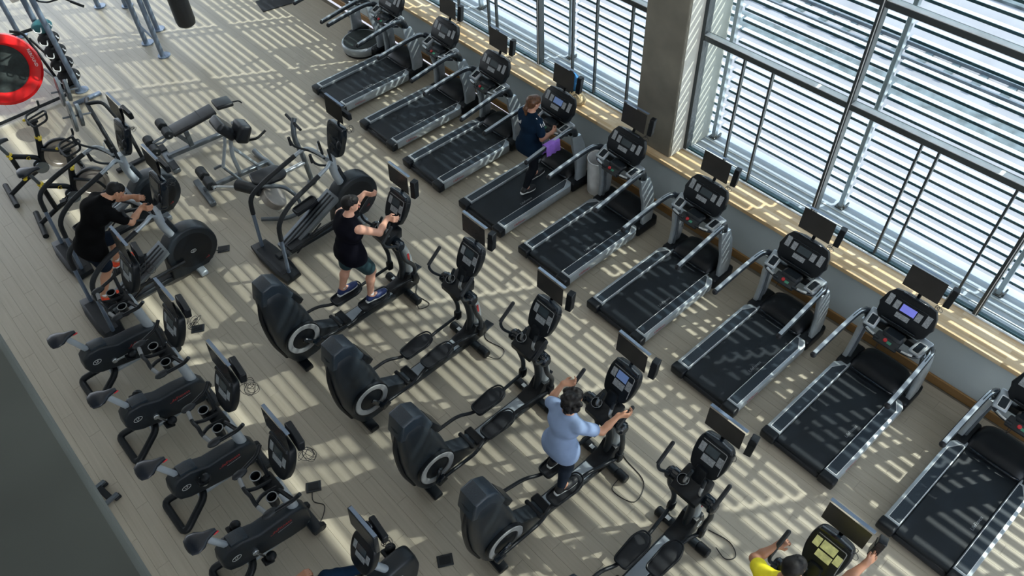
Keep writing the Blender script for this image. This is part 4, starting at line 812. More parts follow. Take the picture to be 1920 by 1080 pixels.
# ------------------------------------------------------------------ spin bikes with yellow fittings
def spin_bike(label, loc, yaw=0.0):
    t = thing('spin_bike', label, 'spin bike', loc, yaw, 'spin bikes with yellow fittings')
    K = 'sp_'
    part(t, 'rear_foot', lambda: MB().tube([(0, -0.32, 0.05), (0, 0.32, 0.05)], 0.042, 12), 'black', K + 'rf')
    part(t, 'front_foot', lambda: MB().tube([(1.12, -0.27, 0.05), (1.12, 0.27, 0.05)], 0.036, 12), 'black', K + 'ff')
    part(t, 'frame', lambda: MB().tube([(0.0, 0, 0.06), (0.34, 0, 0.22), (0.62, 0, 0.30)], 0.036, 10, 0.06).tube([(0.62, 0, 0.30), (0.78, 0, 0.80)], 0.045, 10).tube([(0.30, 0, 0.20), (0.30, 0, 0.72)], 0.036, 10).tube([(0.32, 0, 0.66), (0.60, 0, 0.50), (0.66, 0, 0.36)], 0.04, 10, 0.05).tube([(0.72, 0.06, 0.62), (1.0, 0.07, 0.45), (1.12, 0.06, 0.08)], 0.024, 8, 0.08).tube([(0.72, -0.06, 0.62), (1.0, -0.07, 0.45), (1.12, -0.06, 0.08)], 0.024, 8, 0.08), 'black', K + 'fr')
    fw = part(t, 'flywheel', lambda: MB().lathe([(0, -0.018), (0.17, -0.018), (0.18, -0.03), (0.235, -0.03), (0.24, 0), (0.235, 0.03), (0.18, 0.03), (0.17, 0.018), (0, 0.018)], (0.93, 0, 0.40), 'y', 36), 'flywheel', K + 'fw')
    part(fw, 'wheel_guard', lambda: MB().tube([(0.93 + 0.255 * math.cos(R(a)), 0, 0.40 + 0.255 * math.sin(R(a))) for a in range(15, 175, 10)], 0.012, 8, ry=0.045), 'black', K + 'wg')
    part(t, 'seat_post', lambda: MB().tube([(0.30, 0, 0.66), (0.24, 0, 0.93)], 0.026, 10), 'greysteel', K + 'stp')
    part(t, 'saddle', lambda: saddle_mb((0.24, 0, 0.97)), 'navyvinyl', K + 'sad')
    part(t, 'handlebar_post', lambda: MB().tube([(0.76, 0, 0.72), (0.84, 0, 1.05)], 0.034, 10).box((0.82, 0, 1.06), (0.16, 0.07, 0.06), bev=0.015), 'dark', K + 'hp')
    part(t, 'handlebar', lambda: MB().tube([(1.04, 0.20, 1.24), (1.02, 0.20, 1.12), (0.80, 0.21, 1.08), (0.76, 0.10, 1.09), (0.78, -0.10, 1.09), (0.80, -0.21, 1.08), (1.02, -0.20, 1.12), (1.04, -0.20, 1.24)], 0.017, 8, 0.07).tube([(0.78, 0.05, 1.09), (1.05, 0.05, 1.14), (1.06, -0.05, 1.14), (0.78, -0.05, 1.09)], 0.015, 8, 0.04), 'foam', K + 'hb')
    for i, (a, b, c) in enumerate([((0.30, 0.0, 0.70), (0.29, -0.12, 0.71), 0.014), ((0.79, 0.0, 0.82), (0.78, -0.14, 0.83), 0.013), ((0.80, 0.02, 1.06), (0.74, 0.10, 1.08), 0.012), ((0.22, 0, 0.92), (0.17, -0.09, 0.92), 0.012)]):
        part(t, 'yellow_lever', lambda: MB().tube([a, b], c, 8).ell(b, (0.03, 0.022, 0.022), 10, 6), 'yellow', K + 'yl%d' % i)
    part(t, 'collar', lambda: MB().cyl((0.298, 0, 0.69), (0.294, 0, 0.72), 0.046, 14, 0.004).cyl((0.775, 0, 0.785), (0.783, 0, 0.815), 0.052, 14, 0.004), 'yellow', K + 'cl')
    for s in (1, -1):
        part(t, 'side_lettering', lambda: text_mb('G', 0.09, frame_mtx((0.50, s * 0.041, 0.55), (-s, 0, 0.25 * s), (0, 0, 1))), 'yellow', K + 'tx%d' % s)
        c0 = Vector((0.60, 0.05 * s, 0.32)); e = c0 + Vector((0.15 * s, 0.03 * s, -0.06 * s))
        k_ = part(t, 'crank', lambda: MB().tube([c0, e], 0.014, 8).cyl(c0 - Vector((0, 0.01, 0)), c0 + Vector((0, 0.01, 0)), 0.10, 24), 'greysteel', K + 'ck%d' % s)
        part(k_, 'pedal', lambda: MB().box((e.x, e.y + 0.06 * s, e.z), (0.10, 0.09, 0.03), bev=0.008).tube([(e.x + 0.03, e.y + 0.02 * s, e.z + 0.01), (e.x + 0.09, e.y + 0.04 * s, e.z + 0.06), (e.x + 0.09, e.y + 0.08 * s, e.z + 0.06), (e.x + 0.03, e.y + 0.10 * s, e.z + 0.01)], 0.008, 6, 0.02), 'black', K + 'pd%d' % s)
    return t
spin_bike('spin bike with yellow fittings farther from the camera, beside the red rebounder', (-4.95, 12.58, 0), R(-4))
spin_bike('spin bike with yellow fittings nearer the camera, behind the empty climber', (-4.86, 11.57, 0), R(-8))

# ------------------------------------------------------------------ benches
def roller(parent, a, b, r=0.075):
    part(parent, 'foam_roller', lambda: MB().cyl(a, b, r, 18, 0.012), 'foam')
def decline_bench():
    t = thing('decline_bench', 'adjustable decline bench with a long black pad and ankle rollers', 'bench', (-2.73, 11.60, 0), R(-6))
    part(t, 'rear_foot', lambda: MB().box((0, 0, 0.05), (0.12, 0.78, 0.08), bev=0.015), 'greysteel')
    part(t, 'foot_tread', lambda: MB().box((0, -0.26, 0.095), (0.11, 0.24, 0.012), bev=0.004).box((0, 0.28, 0.095), (0.13, 0.2, 0.03), bev=0.01), 'rubber')
    part(t, 'floor_beam', lambda: MB().box((0.62, 0, 0.10), (1.24, 0.09, 0.07), bev=0.012), 'greysteel')
    part(t, 'front_foot', lambda: MB().box((1.24, 0, 0.05), (0.09, 0.5, 0.08), bev=0.015), 'greysteel')
    part(t, 'upright', lambda: MB().box((0.42, 0, 0.26), (0.08, 0.07, 0.30), bev=0.01).box((0.32, 0, 0.34), (0.06, 0.06, 0.34), rot=(0, -0.5, 0), bev=0.01), 'greysteel')
    part(t, 'front_strut', lambda: MB().tube([(0.95, 0, 0.12), (0.88, 0, 0.50)], 0.03, 8), 'greysteel')
    part(t, 'back_pad', lambda: MB().box((0.58, 0, 0.55), (0.76, 0.29, 0.07), rot=(0, -0.13, 0), bev=0.025, seg=3), 'vinyl')
    part(t, 'pad_seam', lambda: MB().box((0.70, 0, 0.602), (0.012, 0.28, 0.006), rot=(0, -0.13, 0)), 'black')
    part(t, 'seat_pad', lambda: MB().box((1.13, 0, 0.635), (0.28, 0.28, 0.07), rot=(0, 0.12, 0), bev=0.03, seg=3), 'vinyl')
    part(t, 'pad_handle', lambda: MB().tube([(1.25, -0.05, 0.62), (1.38, -0.06, 0.60), (1.40, -0.12, 0.58)], 0.012, 8, 0.03), 'black')
    part(t, 'leg_arm', lambda: MB().tube([(0.25, 0, 0.50), (-0.02, 0, 0.46), (-0.12, 0, 0.44)], 0.022, 8).tube([(0.25, 0.03, 0.46), (0.02, 0.03, 0.36), (-0.14, 0.0, 0.40)], 0.018, 8), 'greysteel')
    part(t, 'roller_rod', lambda: MB().tube([(-0.15, -0.24, 0.40), (-0.15, 0.24, 0.40)], 0.014, 8).tube([(0.13, -0.24, 0.60), (0.13, 0.24, 0.60)], 0.014, 8), 'steel')
    for s in (1, -1):
        roller(t, (-0.15, 0.05 * s, 0.40), (-0.15, 0.23 * s, 0.40)); roller(t, (0.13, 0.05 * s, 0.60), (0.13, 0.23 * s, 0.60))
decline_bench()
def curl_machine():
    t = thing('leg_curl_bench', 'multi station bench with arm curl pad, ankle rollers and curved handle post', 'bench', (-2.71, 10.42, 0), R(-6))
    part(t, 'rear_foot', lambda: MB().box((0, 0, 0.05), (0.10, 0.70, 0.08), bev=0.012), 'greysteel')
    part(t, 'floor_beam', lambda: MB().box((0.55, 0.0, 0.10), (1.10, 0.08, 0.07), bev=0.012).box((0.9, -0.42, 0.10), (0.07, 0.9, 0.06), bev=0.012), 'greysteel')
    part(t, 'front_foot', lambda: MB().tube([(1.05, 0.45, 0.06), (1.06, 0.2, 0.06), (1.10, 0.0, 0.09), (1.12, -0.2, 0.06)], 0.045, 10, 0.1), 'greysteel')
    part(t, 'curl_frame', lambda: MB().tube([(0.62, 0, 0.12), (0.60, 0, 0.48), (0.70, -0.0, 0.92)], 0.032, 10, 0.1).tube([(0.92, 0, 0.12), (0.68, 0, 0.55), (0.62, 0, 0.66)], 0.026, 8, 0.05).tube([(0.40, -0.02, 0.36), (0.55, -0.02, 0.72), (0.62, 0, 0.92)], 0.026, 8), 'lightpost')
    part(t, 'arm_lever', lambda: MB().tube([(0.30, 0.12, 0.30), (0.40, 0.05, 0.36), (0.42, -0.05, 0.34), (0.55, -0.25, 0.16)], 0.024, 8, 0.04), 'greysteel')
    part(t, 'curl_pad', lambda: MB().box((0.64, 0.07, 0.95), (0.16, 0.36, 0.34), rot=(0, -0.55, 0), bev=0.05, seg=3), 'vinyl')
    part(t, 'chest_pad', lambda: MB().box((0.84, -0.08, 0.88), (0.20, 0.30, 0.30), rot=(0, 0.5, 0), bev=0.06, seg=3), 'vinyl')
    part(t, 'side_grip', lambda: MB().tube([(0.86, -0.1, 0.70), (1.0, -0.24, 0.76), (1.16, -0.22, 0.82)], 0.02, 8, 0.05), 'foam')
    part(t, 'roller_rod', lambda: MB().tube([(0.10, -0.34, 0.30), (0.10, 0.22, 0.30)], 0.014, 8).tube([(0.10, -0.25, 0.30), (0.45, -0.62, 0.34)], 0.02, 8), 'steel')
    roller(t, (0.10, 0.02, 0.30), (0.10, 0.24, 0.30), 0.08); roller(t, (0.10, -0.26, 0.30), (0.10, -0.06, 0.30), 0.08)
    part(t, 'round_pad', lambda: MB().cyl((0.38, -0.60, 0.42), (0.62, -0.98, 0.42), 0.09, 20, 0.03), 'vinyl')
    part(t, 'weight_disc', lambda: MB().cyl((0.70, -1.02, 0.22), (0.78, -1.06, 0.30), 0.20, 28, 0.01), 'flywheel')
    part(t, 'disc_frame', lambda: MB().tube([(0.55, -0.78, 0.38), (0.66, -1.0, 0.50), (0.92, -1.12, 0.44), (1.05, -1.22, 0.24), (1.02, -1.36, 0.06)], 0.03, 10, 0.1).tube([(0.44, -1.16, 0.08), (0.75, -1.38, 0.07), (1.02, -1.36, 0.06)], 0.034, 10, 0.1), 'greysteel')
    part(t, 'seat_pad', lambda: MB().prism([(0.60, -0.62), (0.98, -0.66), (1.08, -0.78), (1.08, -0.96), (0.98, -1.04), (0.66, -1.0), (0.56, -0.86)], 0.47, 0.54, 'z', 0.025, 3, fl=0.06), 'vinyl')
    part(t, 'seat_arm', lambda: MB().tube([(1.0, -0.85, 0.44), (1.42, -0.80, 0.42)], 0.035, 10), 'steel')
    part(t, 'handle_post', lambda: MB().tube([(1.46, -0.80, 0.02), (1.44, -0.78, 0.55), (1.40, -0.74, 0.85), (1.46, -0.68, 1.05), (1.52, -0.64, 1.12)], 0.04, 12, 0.15).cyl((1.46, -0.80, 0.0), (1.46, -0.80, 0.04), 0.075, 18, 0.01), 'greysteel')
    part(t, 'cross_grip', lambda: MB().tube([(1.47, -0.45, 1.10), (1.49, -0.88, 1.06)], 0.022, 10), 'foam')
curl_machine()

# ------------------------------------------------------------------ training rigs, bag, rebounder, plates
def rig_post(parent, x, y, h=4.5, r=0.048):
    part(parent, 'post', lambda: MB().tube([(x, y, 0.0), (x, y, h)], r, 14), 'bluesteel')
    part(parent, 'foot_plate', lambda: MB().cyl((x + 0.03, y, 0), (x + 0.03, y, 0.025), 0.12, 20, 0.005), 'bluesteel')
rg = thing('training_rig', 'blue grey pipe rig with foot plates holding the punching bag', 'training rig', (0, 0, 0))
for x, y in ((-1.36, 14.62), (-1.38, 15.28), (-0.99, 15.60)): rig_post(rg, x, y)
part(rg, 'brace', lambda: MB().tube([(-1.38, 15.28, 0.42), (-1.36, 14.62, 0.32)], 0.022, 8), 'bluesteel')
part(rg, 'cross_bar', lambda: MB().tube([(-1.38, 15.28, 1.6), (-1.36, 14.62, 1.55)], 0.04, 10).tube([(-1.37, 14.95, 1.57), (-1.40, 15.05, 1.25)], 0.025, 8), 'bluesteel')
part(rg, 'bag_arm', lambda: MB().tube([(-0.99, 15.60, 0.75), (-0.62, 15.1, 0.75)], 0.04, 10).tube([(-0.99, 15.6, 4.2), (-0.74, 14.5, 4.2)], 0.05, 10), 'bluesteel')
part(rg, 'hook_holder', lambda: MB().box((-1.02, 15.5, 1.4), (0.06, 0.05, 0.5), bev=0.01).box((-1.30, 14.9, 1.9), (0.07, 0.07, 0.5), bev=0.01), 'black')
single('punching_bag', MB().lathe([(0, 0.42), (0.10, 0.43), (0.165, 0.48), (0.18, 0.56), (0.18, 1.9), (0.15, 1.98), (0, 2.0)], (-0.74, 14.50, 0), 'z', 28).tube([(-0.74, 14.5, 1.98), (-0.74, 14.5, 4.2)], 0.012, 6), 'vinyl', 'black punching bag hanging beside the pipe rig at the top edge', 'punching bag')
rg = thing('training_rig', 'far pipe rig with two short posts visible at the top edge', 'training rig', (0, 0, 0))
for x, y in ((-1.45, 17.36), (-1.03, 16.95)): rig_post(rg, x, y)
part(rg, 'cross_bar', lambda: MB().tube([(-1.45, 17.36, 2.4), (-1.03, 16.95, 2.4)], 0.04, 10), 'bluesteel')
rg = thing('training_rig', 'pipe rig at top left with posts beside the stack of medicine balls', 'training rig', (0, 0, 0))
for x, y in ((-2.97, 14.66), (-3.04, 15.02)): rig_post(rg, x, y)
part(rg, 'ball_rest', lambda: MB().box((-3.0, 14.9, 0.10), (0.22, 0.22, 0.04), bev=0.01), 'black')
part(rg, 'cross_bar', lambda: MB().tube([(-2.97, 14.66, 2.9), (-3.04, 15.02, 2.9)], 0.045, 10), 'bluesteel')
part(rg, 'curved_bar', lambda: MB().tube([(-3.02, 14.86, 2.0), (-2.90, 14.70, 1.72), (-2.75, 14.80, 1.60), (-2.52, 14.72, 1.62), (-2.32, 14.42, 1.50)], 0.016, 8, 0.05).tube([(-2.44, 14.6, 1.57), (-2.32, 14.42, 1.50)], 0.024, 8), 'black')
rg = thing('training_rig', 'pipe rig at the far top left corner behind the red rebounder', 'training rig', (0, 0, 0))
for x, y in ((-3.06, 17.42), (-3.50, 16.9)): rig_post(rg, x, y)
part(rg, 'cross_bar', lambda: MB().tube([(-3.06, 17.42, 1.3), (-3.50, 16.9, 1.3)], 0.04, 10), 'lightpost')
for i, (z, r_, m_) in enumerate([(0.24, 0.135, 'blackfabric'), (0.50, 0.13, 'blackfabric'), (0.755, 0.125, 'blackfabric'), (1.0, 0.12, 'blackfabric'), (1.24, 0.115, 'teal')]):
    b = thing('medicine_ball', ['lowest black medicine ball with white handle on the rig post', 'second lowest black medicine ball on the rig post', 'middle black medicine ball of the stack on the rig post', 'black medicine ball just below the teal one', 'teal topped medicine ball highest in the stack'][i], 'medicine ball', (-3.0, 14.86, z), 0, 'medicine balls stacked on the rig')
    part(b, 'ball', lambda: MB().ell((0, 0, 0), (r_ * 1.5, r_ * 1.25, r_), 18, 12), m_)
    part(b, 'handle', lambda: MB().tube([(-0.05 - r_ * 1.0, -0.10, 0.05), (-0.05 - r_ * 1.1, -0.16, 0.02), (0.02 - r_ * 1.0, -0.22, -0.01), (0.06 - r_, -0.17, 0.06)], 0.010, 8, 0.04), 'white')
    part(b, 'handle', lambda: MB().tube([(r_ * 0.9, -0.12, 0.06), (r_ * 1.0, -0.16, 0.01), (r_ * 1.15, -0.10, 0.0)], 0.010, 8, 0.03), 'white')
# rebounder: a red ring tilted up at the camera on a black tube stand
rt = thing('rebounder', 'round rebounder with a shiny red rim and black net on a tube stand', 'rebounder', (-3.80, 15.25, 0.0))
RT = Matrix.Translation((-0.06, 0.0, 0.62)) @ Vector((-0.10, -0.72, 0.68)).to_track_quat('Z', 'Y').to_matrix().to_4x4()
part(rt, 'rim_cover', lambda: MB().lathe([(0.42, 0.02), (0.44, 0.045), (0.52, 0.06), (0.60, 0.045), (0.635, 0.0), (0.60, -0.03), (0.44, -0.01), (0.42, 0.02)], (0, 0, 0), 'z', 48).xf(RT), 'redvinyl')
part(rt, 'net', lambda: MB().cyl((0, 0, 0.0), (0, 0, 0.012), 0.43, 40).xf(RT), 'mesh')
part(rt, 'rim_lettering', lambda: text_mb('REBOUND', 0.07, RT @ Matrix.Translation((0.525, 0.0, 0.0615)) @ Matrix.Rotation(-PI / 2, 4, 'Z')), 'white')
part(rt, 'stand', lambda: MB().tube([(-0.9, -0.62, 0.06), (0.62, -0.62, 0.06), (0.66, -0.2, 0.10), (0.62, 0.50, 0.06)], 0.028, 8, 0.1).tube([(0.62, -0.5, 0.08), (0.60, 0.1, 0.60), (0.58, 0.35, 0.90), (0.40, 0.42, 0.98)], 0.026, 8, 0.1).tube([(0.72, -0.35, 0.08), (0.74, 0.05, 0.45), (0.62, 0.30, 0.80)], 0.022, 8, 0.12).tube([(-0.5, 0.40, 0.95), (0.95, 0.55, 0.80)], 0.03, 8).tube([(0.62, -0.62, 0.06), (0.95, 0.2, 0.06)], 0.022, 8), 'black')
# plate-loaded frame with two pairs of plates
pf = thing('plate_frame', 'dark tube frame holding two pairs of grey weight plates', 'plate rack', (0, 0, 0))
part(pf, 'frame', lambda: MB().tube([(-2.98, 14.3, 0.03), (-3.12, 13.6, 0.42), (-3.25, 12.9, 0.75), (-3.32, 12.3, 0.62), (-3.35, 11.9, 0.04)], 0.034, 10, 0.2).tube([(-3.25, 12.9, 0.75), (-3.05, 12.75, 0.78), (-3.0, 12.2, 0.5), (-3.02, 12.0, 0.04)], 0.03, 10, 0.12), 'foam')
part(pf, 'front_foot', lambda: MB().box((-3.2, 11.95, 0.03), (0.55, 0.09, 0.05), bev=0.01), 'foam')
part(pf, 'rear_foot', lambda: MB().box((-2.98, 14.3, 0.03), (0.5, 0.09, 0.05), bev=0.01), 'bluesteel')
def wplates(parent, c, d, who):
    c = Vector(c); d = Vector(d).normalized()
    part(parent, 'peg', lambda: MB().tube([c - d * 0.30, c + d * 0.12], 0.016, 8), 'greysteel')
    for k, (o_, r_, th, nm) in enumerate(((-0.16, 0.245, 0.05, 'large'), (-0.05, 0.18, 0.055, 'small'))):
        p = thing('weight_plate', '%s grey weight plate on the %s peg of the tube frame' % (nm, who), 'weight plate', tuple(c), 0, 'weight plates on the tube frame')
        part(p, 'disc', lambda: MB().cyl(d * (o_ - th / 2), d * (o_ + th / 2), r_, 32, 0.008), 'greysteel')
        part(p, 'hub', lambda: MB().cyl(d * (o_ - th / 2 - 0.006), d * (o_ + th / 2 + 0.006), 0.045, 20, 0.003), 'dark')
wplates(pf, (-3.27, 13.55, 0.72), (0.96, -0.15, -0.18), 'farther')
wplates(pf, (-3.42, 12.62, 0.78), (0.96, -0.15, -0.18), 'nearer')
single('floor_mat', MB().box((1.32, 14.78, 0.008), (0.85, 0.5, 0.016), rot=(0, 0, -0.22), bev=0.004), 'rubber', 'black rubber mat lying by the wall at the top edge', 'mat')
sm = thing('step_frame', 'small dark metal frame peeking out beside the balcony edge', 'frame', (-6.10, 6.55, 0), R(10))
part(sm, 'long_bar', lambda: MB().box((-0.15, 0.14, 0.06), (0.60, 0.05, 0.05), bev=0.01).box((-0.15, -0.12, 0.06), (0.60, 0.05, 0.05), bev=0.01), 'greysteel')
part(sm, 'cross_bar', lambda: MB().box((0.06, 0.01, 0.06), (0.07, 0.22, 0.05), bev=0.008), 'black')
part(sm, 'foot', lambda: MB().box((0.12, 0.14, 0.018), (0.08, 0.07, 0.036), bev=0.01).box((0.12, -0.12, 0.018), (0.08, 0.07, 0.036), bev=0.01).box((-0.42, 0.14, 0.018), (0.08, 0.07, 0.036), bev=0.01).box((-0.42, -0.12, 0.018), (0.08, 0.07, 0.036), bev=0.01), 'rubber')

# ------------------------------------------------------------------ floor sockets and power leads in front of the machines
SOCK = [((-1.34, 6.86), 'beside the elliptical of the man in black tank top', 'floor'), ((-1.30, 5.37), 'in front of the second elliptical', 'floor'), ((-1.28, 4.28), 'in front of the third elliptical', 'floor'),
        ((-1.30, 3.05), 'in front of the elliptical with the woman in light blue', 'floor'), ((-4.26, 5.0), 'in front of the nearest upright bike', 'floor'), ((-3.10, 9.15), 'in front of the climber with the man in black', 'floor'),
        ((-3.72, 3.30), 'by the nose of the recumbent bike', 'floor'), ((-4.10, 8.05), 'in front of the farthest upright bike', 'floor')]
for (x, y), who, _ in SOCK:
    b = thing('floor_socket', 'black square floor socket ' + who, 'floor socket', (x, y, 0), R(-30 if x < -3 else 8), 'black floor sockets')
    part(b, 'lid', lambda: MB().box((0, 0, 0.007), (0.17, 0.13, 0.014), bev=0.004), 'dark', 'sk1')
    part(b, 'well', lambda: MB().box((0, 0, 0.015), (0.12, 0.085, 0.004)), 'black', 'sk2')
for i, (pts, who) in enumerate([([(-1.38, 6.83, .01), (-1.5, 6.6, .006), (-1.62, 6.45, .006), (-1.60, 6.2, .006), (-1.75, 6.22, .006), (-1.72, 6.32, .05)], 'trailing from the elliptical of the man in black tank top'),
                              ([(-1.34, 5.35, .01), (-1.45, 5.2, .006), (-1.40, 4.92, .006), (-1.55, 4.86, .006), (-1.66, 5.02, .05)], 'curling beside the second elliptical'),
                              ([(-1.32, 4.26, .01), (-1.42, 4.0, .006), (-1.40, 3.72, .006), (-1.62, 3.66, .006), (-1.68, 3.78, .05)], 'curling beside the third elliptical'),
                              ([(-1.34, 3.02, .01), (-1.45, 2.8, .006), (-1.52, 2.45, .006), (-1.78, 2.36, .006), (-1.85, 2.62, .006), (-1.70, 2.66, .05)], 'looping beside the elliptical with the woman in light blue'),
                              ([(-1.45, 1.6, .006), (-1.4, 1.36, .01), (-1.48, 1.22, .012), (-1.58, 1.28, .012), (-1.56, 1.42, .03)], 'looped beside the elliptical nearest the bottom edge'),
                              ([(-4.30, 4.97, .01), (-4.36, 4.85, .006), (-4.30, 4.72, .006), (-4.42, 4.60, .006), (-4.50, 4.58, .05)], 'from the socket to the nearest upright bike'),
                              ([(-3.14, 9.12, .01), (-3.25, 9.2, .05), (-3.3, 9.1, .02), (-3.42, 9.12, .006), (-3.52, 9.0, .05)], 'bunched in front of the climber with the man in black')]):
    single('power_cable', MB().tube(catmull(pts, 6), 0.0055, 6), 'cable', 'thin black power cable ' + who, 'cable', 'power cables on the floor')

# ------------------------------------------------------------------ loose things on the sill and rails
bp = thing('backpack', 'blue and black backpack leaning on the window sill', 'backpack', (2.22, 7.33, 0.925), 0.1)
part(bp, 'bag', lambda: MB().ell((0.06, 0.0, 0.17), (0.13, 0.19, 0.17), 20, 14), 'bluefabric')
part(bp, 'front_pocket', lambda: MB().ell((-0.05, 0.04, 0.12), (0.09, 0.15, 0.12), 16, 10), 'blackfabric')
part(bp, 'shoulder_strap', lambda: MB().tube(catmull([(-0.04, -0.08, 0.27), (-0.10, -0.13, 0.18), (-0.09, -0.15, 0.06)], 5), 0.015, 8), 'blackfabric')
part(bp, 'top_handle', lambda: MB().tube(catmull([(0.06, -0.06, 0.33), (0.06, 0.0, 0.37), (0.06, 0.06, 0.33)], 5), 0.012, 8), 'blackfabric')
pb = thing('paper_bag', 'crumpled tan paper bag with a red spot beside the backpack', 'bag', (2.14, 7.08, 0.925), 0.3)
def crumple():
    rd = random.Random(4); mb = MB().ell((0, 0, 0.075), (0.12, 0.17, 0.08), 14, 9)
    mb.v = [(x + rd.uniform(-.018, .018), y + rd.uniform(-.018, .018), max(0, z + rd.uniform(-.014, .014))) for x, y, z in mb.v]; return mb
part(pb, 'paper', crumple, 'tan', ang=10)
part(pb, 'print', lambda: MB().ell((-0.06, 0.13, 0.09), (0.04, 0.04, 0.035), 10, 6), 'redprint')
single('waste_bin', MB().lathe([(0, 0.0), (0.15, 0.0), (0.17, 0.02), (0.185, 0.60), (0.19, 0.63), (0.175, 0.63), (0.165, 0.2), (0, 0.18)], (0, 0, 0), 'z', 28), 'white', 'white round waste bin by the wall behind the treadmill at the column', 'bin', None, (1.70, 6.16, 0))
tw = thing('towel', 'small purple towel draped over the treadmill handrail', 'towel', (0.0, 0.0, 0.0))
tx, ty = TMX[4]
def towel():
    mb = MB(); V = []; n, m_ = 14, 10
    for i in range(n + 1):
        x = 0.80 + 0.26 * i / n
        for j in range(m_ + 1):
            a = -0.5 + j / m_ ; t_ = a * 0.46; w_ = 0.010 * math.sin(i * 1.3 + j * 0.5)
            if abs(t_) < 0.055: yy, zz = math.sin(t_ / 0.055 * 1.4) * 0.046, 0.030 + math.cos(t_ / 0.055 * 1.4) * 0.014
            else: yy, zz = math.copysign(0.046, t_), 0.032 - (abs(t_) - 0.055)
            V.append((x, -0.44 + yy + w_ * (abs(a) > 0.12), 1.185 + zz))
    F = [(i * (m_ + 1) + j, (i + 1) * (m_ + 1) + j, (i + 1) * (m_ + 1) + j + 1, i * (m_ + 1) + j + 1) for i in range(n) for j in range(m_)]
    return mb.add(V, F).xf(Matrix.Translation((tx, ty, 0)) @ Matrix.Rotation(R(-1.3), 4, 'Z'))
part(tw, 'cloth', towel, 'purple')
# ------------------------------------------------------------------ people: one smooth surface from blended limbs
def sdf_mesh(prims, h, k=0.03, cuts=()):
    """prims: (a, b, ra, rb, blend) round cones; returns verts, quads of the blended surface (surface nets)"""
    A = np.array([[*p[0], *p[1]] for p in prims], float); RR = np.array([max(p[2], p[3]) for p in prims])
    lo = np.minimum(A[:, :3], A[:, 3:]).min(0) - RR.max() - 4 * h; hi = np.maximum(A[:, :3], A[:, 3:]).max(0) + RR.max() + 4 * h
    n = np.ceil((hi - lo) / h).astype(int) + 1
    D = np.full(n, 0.2, np.float32); ax = [lo[i] + h * np.arange(n[i]) for i in range(3)]
    for p in prims:
        a, b, ra, rb = np.array(p[0], float), np.array(p[1], float), p[2], p[3]; kk = p[4] if len(p) > 4 else k
        m = max(ra, rb) + kk + 3 * h
        i0 = np.maximum(((np.minimum(a, b) - m - lo) / h).astype(int), 0); i1 = np.minimum(((np.maximum(a, b) + m - lo) / h).astype(int) + 2, n)
        X = ax[0][i0[0]:i1[0], None, None] - a[0]; Y = ax[1][None, i0[1]:i1[1], None] - a[1]; Z = ax[2][None, None, i0[2]:i1[2]] - a[2]
        d = b - a; L = max((d * d).sum(), 1e-12); t = np.clip((X * d[0] + Y * d[1] + Z * d[2]) / L, 0, 1)
        q = np.sqrt((X - t * d[0]) ** 2 + (Y - t * d[1]) ** 2 + (Z - t * d[2]) ** 2) - (ra + (rb - ra) * t)
        s = (slice(i0[0], i1[0]), slice(i0[1], i1[1]), slice(i0[2], i1[2])); c = D[s]
        if kk > 0:
            hh = np.clip(0.5 + 0.5 * (c - q) / kk, 0, 1); D[s] = c + (q - c) * hh - kk * hh * (1 - hh)
        else: D[s] = np.minimum(c, q)
    for pt, nr in cuts:                       # keep only the side the plane normal points to
        pt = np.array(pt); nr = np.array(nr, float); nr /= np.linalg.norm(nr)
        pl = -((ax[0][:, None, None] - pt[0]) * nr[0] + (ax[1][None, :, None] - pt[1]) * nr[1] + (ax[2][None, None, :] - pt[2]) * nr[2])
        D = np.maximum(D, pl)
    S = D < 0
    c8 = [S[i:n[0] - 1 + i, j:n[1] - 1 + j, l:n[2] - 1 + l] for i in (0, 1) for j in (0, 1) for l in (0, 1)]
    cnt = sum(x.astype(np.int8) for x in c8); act = (cnt > 0) & (cnt < 8)
    idx = np.full(act.shape, -1, np.int64); I = np.argwhere(act); idx[act] = np.arange(len(I))
    P = np.zeros((len(I), 3)); W = np.zeros(len(I))
    cor = [(i, j, l) for i in (0, 1) for j in (0, 1) for l in (0, 1)]
    val = {c: D[I[:, 0] + c[0], I[:, 1] + c[1], I[:, 2] + c[2]] for c in cor}
    for a in cor:
        for e in range(3):
            if a[e] == 0:
                b = list(a); b[e] = 1; b = tuple(b); va, vb = val[a], val[b]; m = (va < 0) != (vb < 0)
                t = np.where(m, va / np.where(m, va - vb, 1), 0)
                for d_ in range(3): P[:, d_] += np.where(m, a[d_] + (t if d_ == e else 0), 0)
                W += m
    V = lo + (I + P / W[:, None]) * h
    F = []
    for e in range(3):
        o1, o2 = [(1, 2), (2, 0), (0, 1)][e]
        sl0 = [slice(1, n[d_] - 1) for d_ in range(3)]; sl0[e] = slice(0, n[e] - 1); sl1 = list(sl0); sl1[e] = slice(1, n[e])
        s0, s1 = S[tuple(sl0)], S[tuple(sl1)]; ch = s0 != s1; E_ = np.argwhere(ch); base = E_.copy()
        for d_ in range(3):
            if d_ != e: base[:, d_] += 1
        def g(da, db):
            q = base.copy(); q[:, o1] -= da; q[:, o2] -= db; return idx[q[:, 0], q[:, 1], q[:, 2]]
        Q = np.stack([g(1, 1), g(0, 1), g(0, 0), g(1, 0)], 1); fl = ~s0[ch]
        Q[fl] = Q[fl][:, ::-1]; F.append(Q)
    return V, np.concatenate(F)
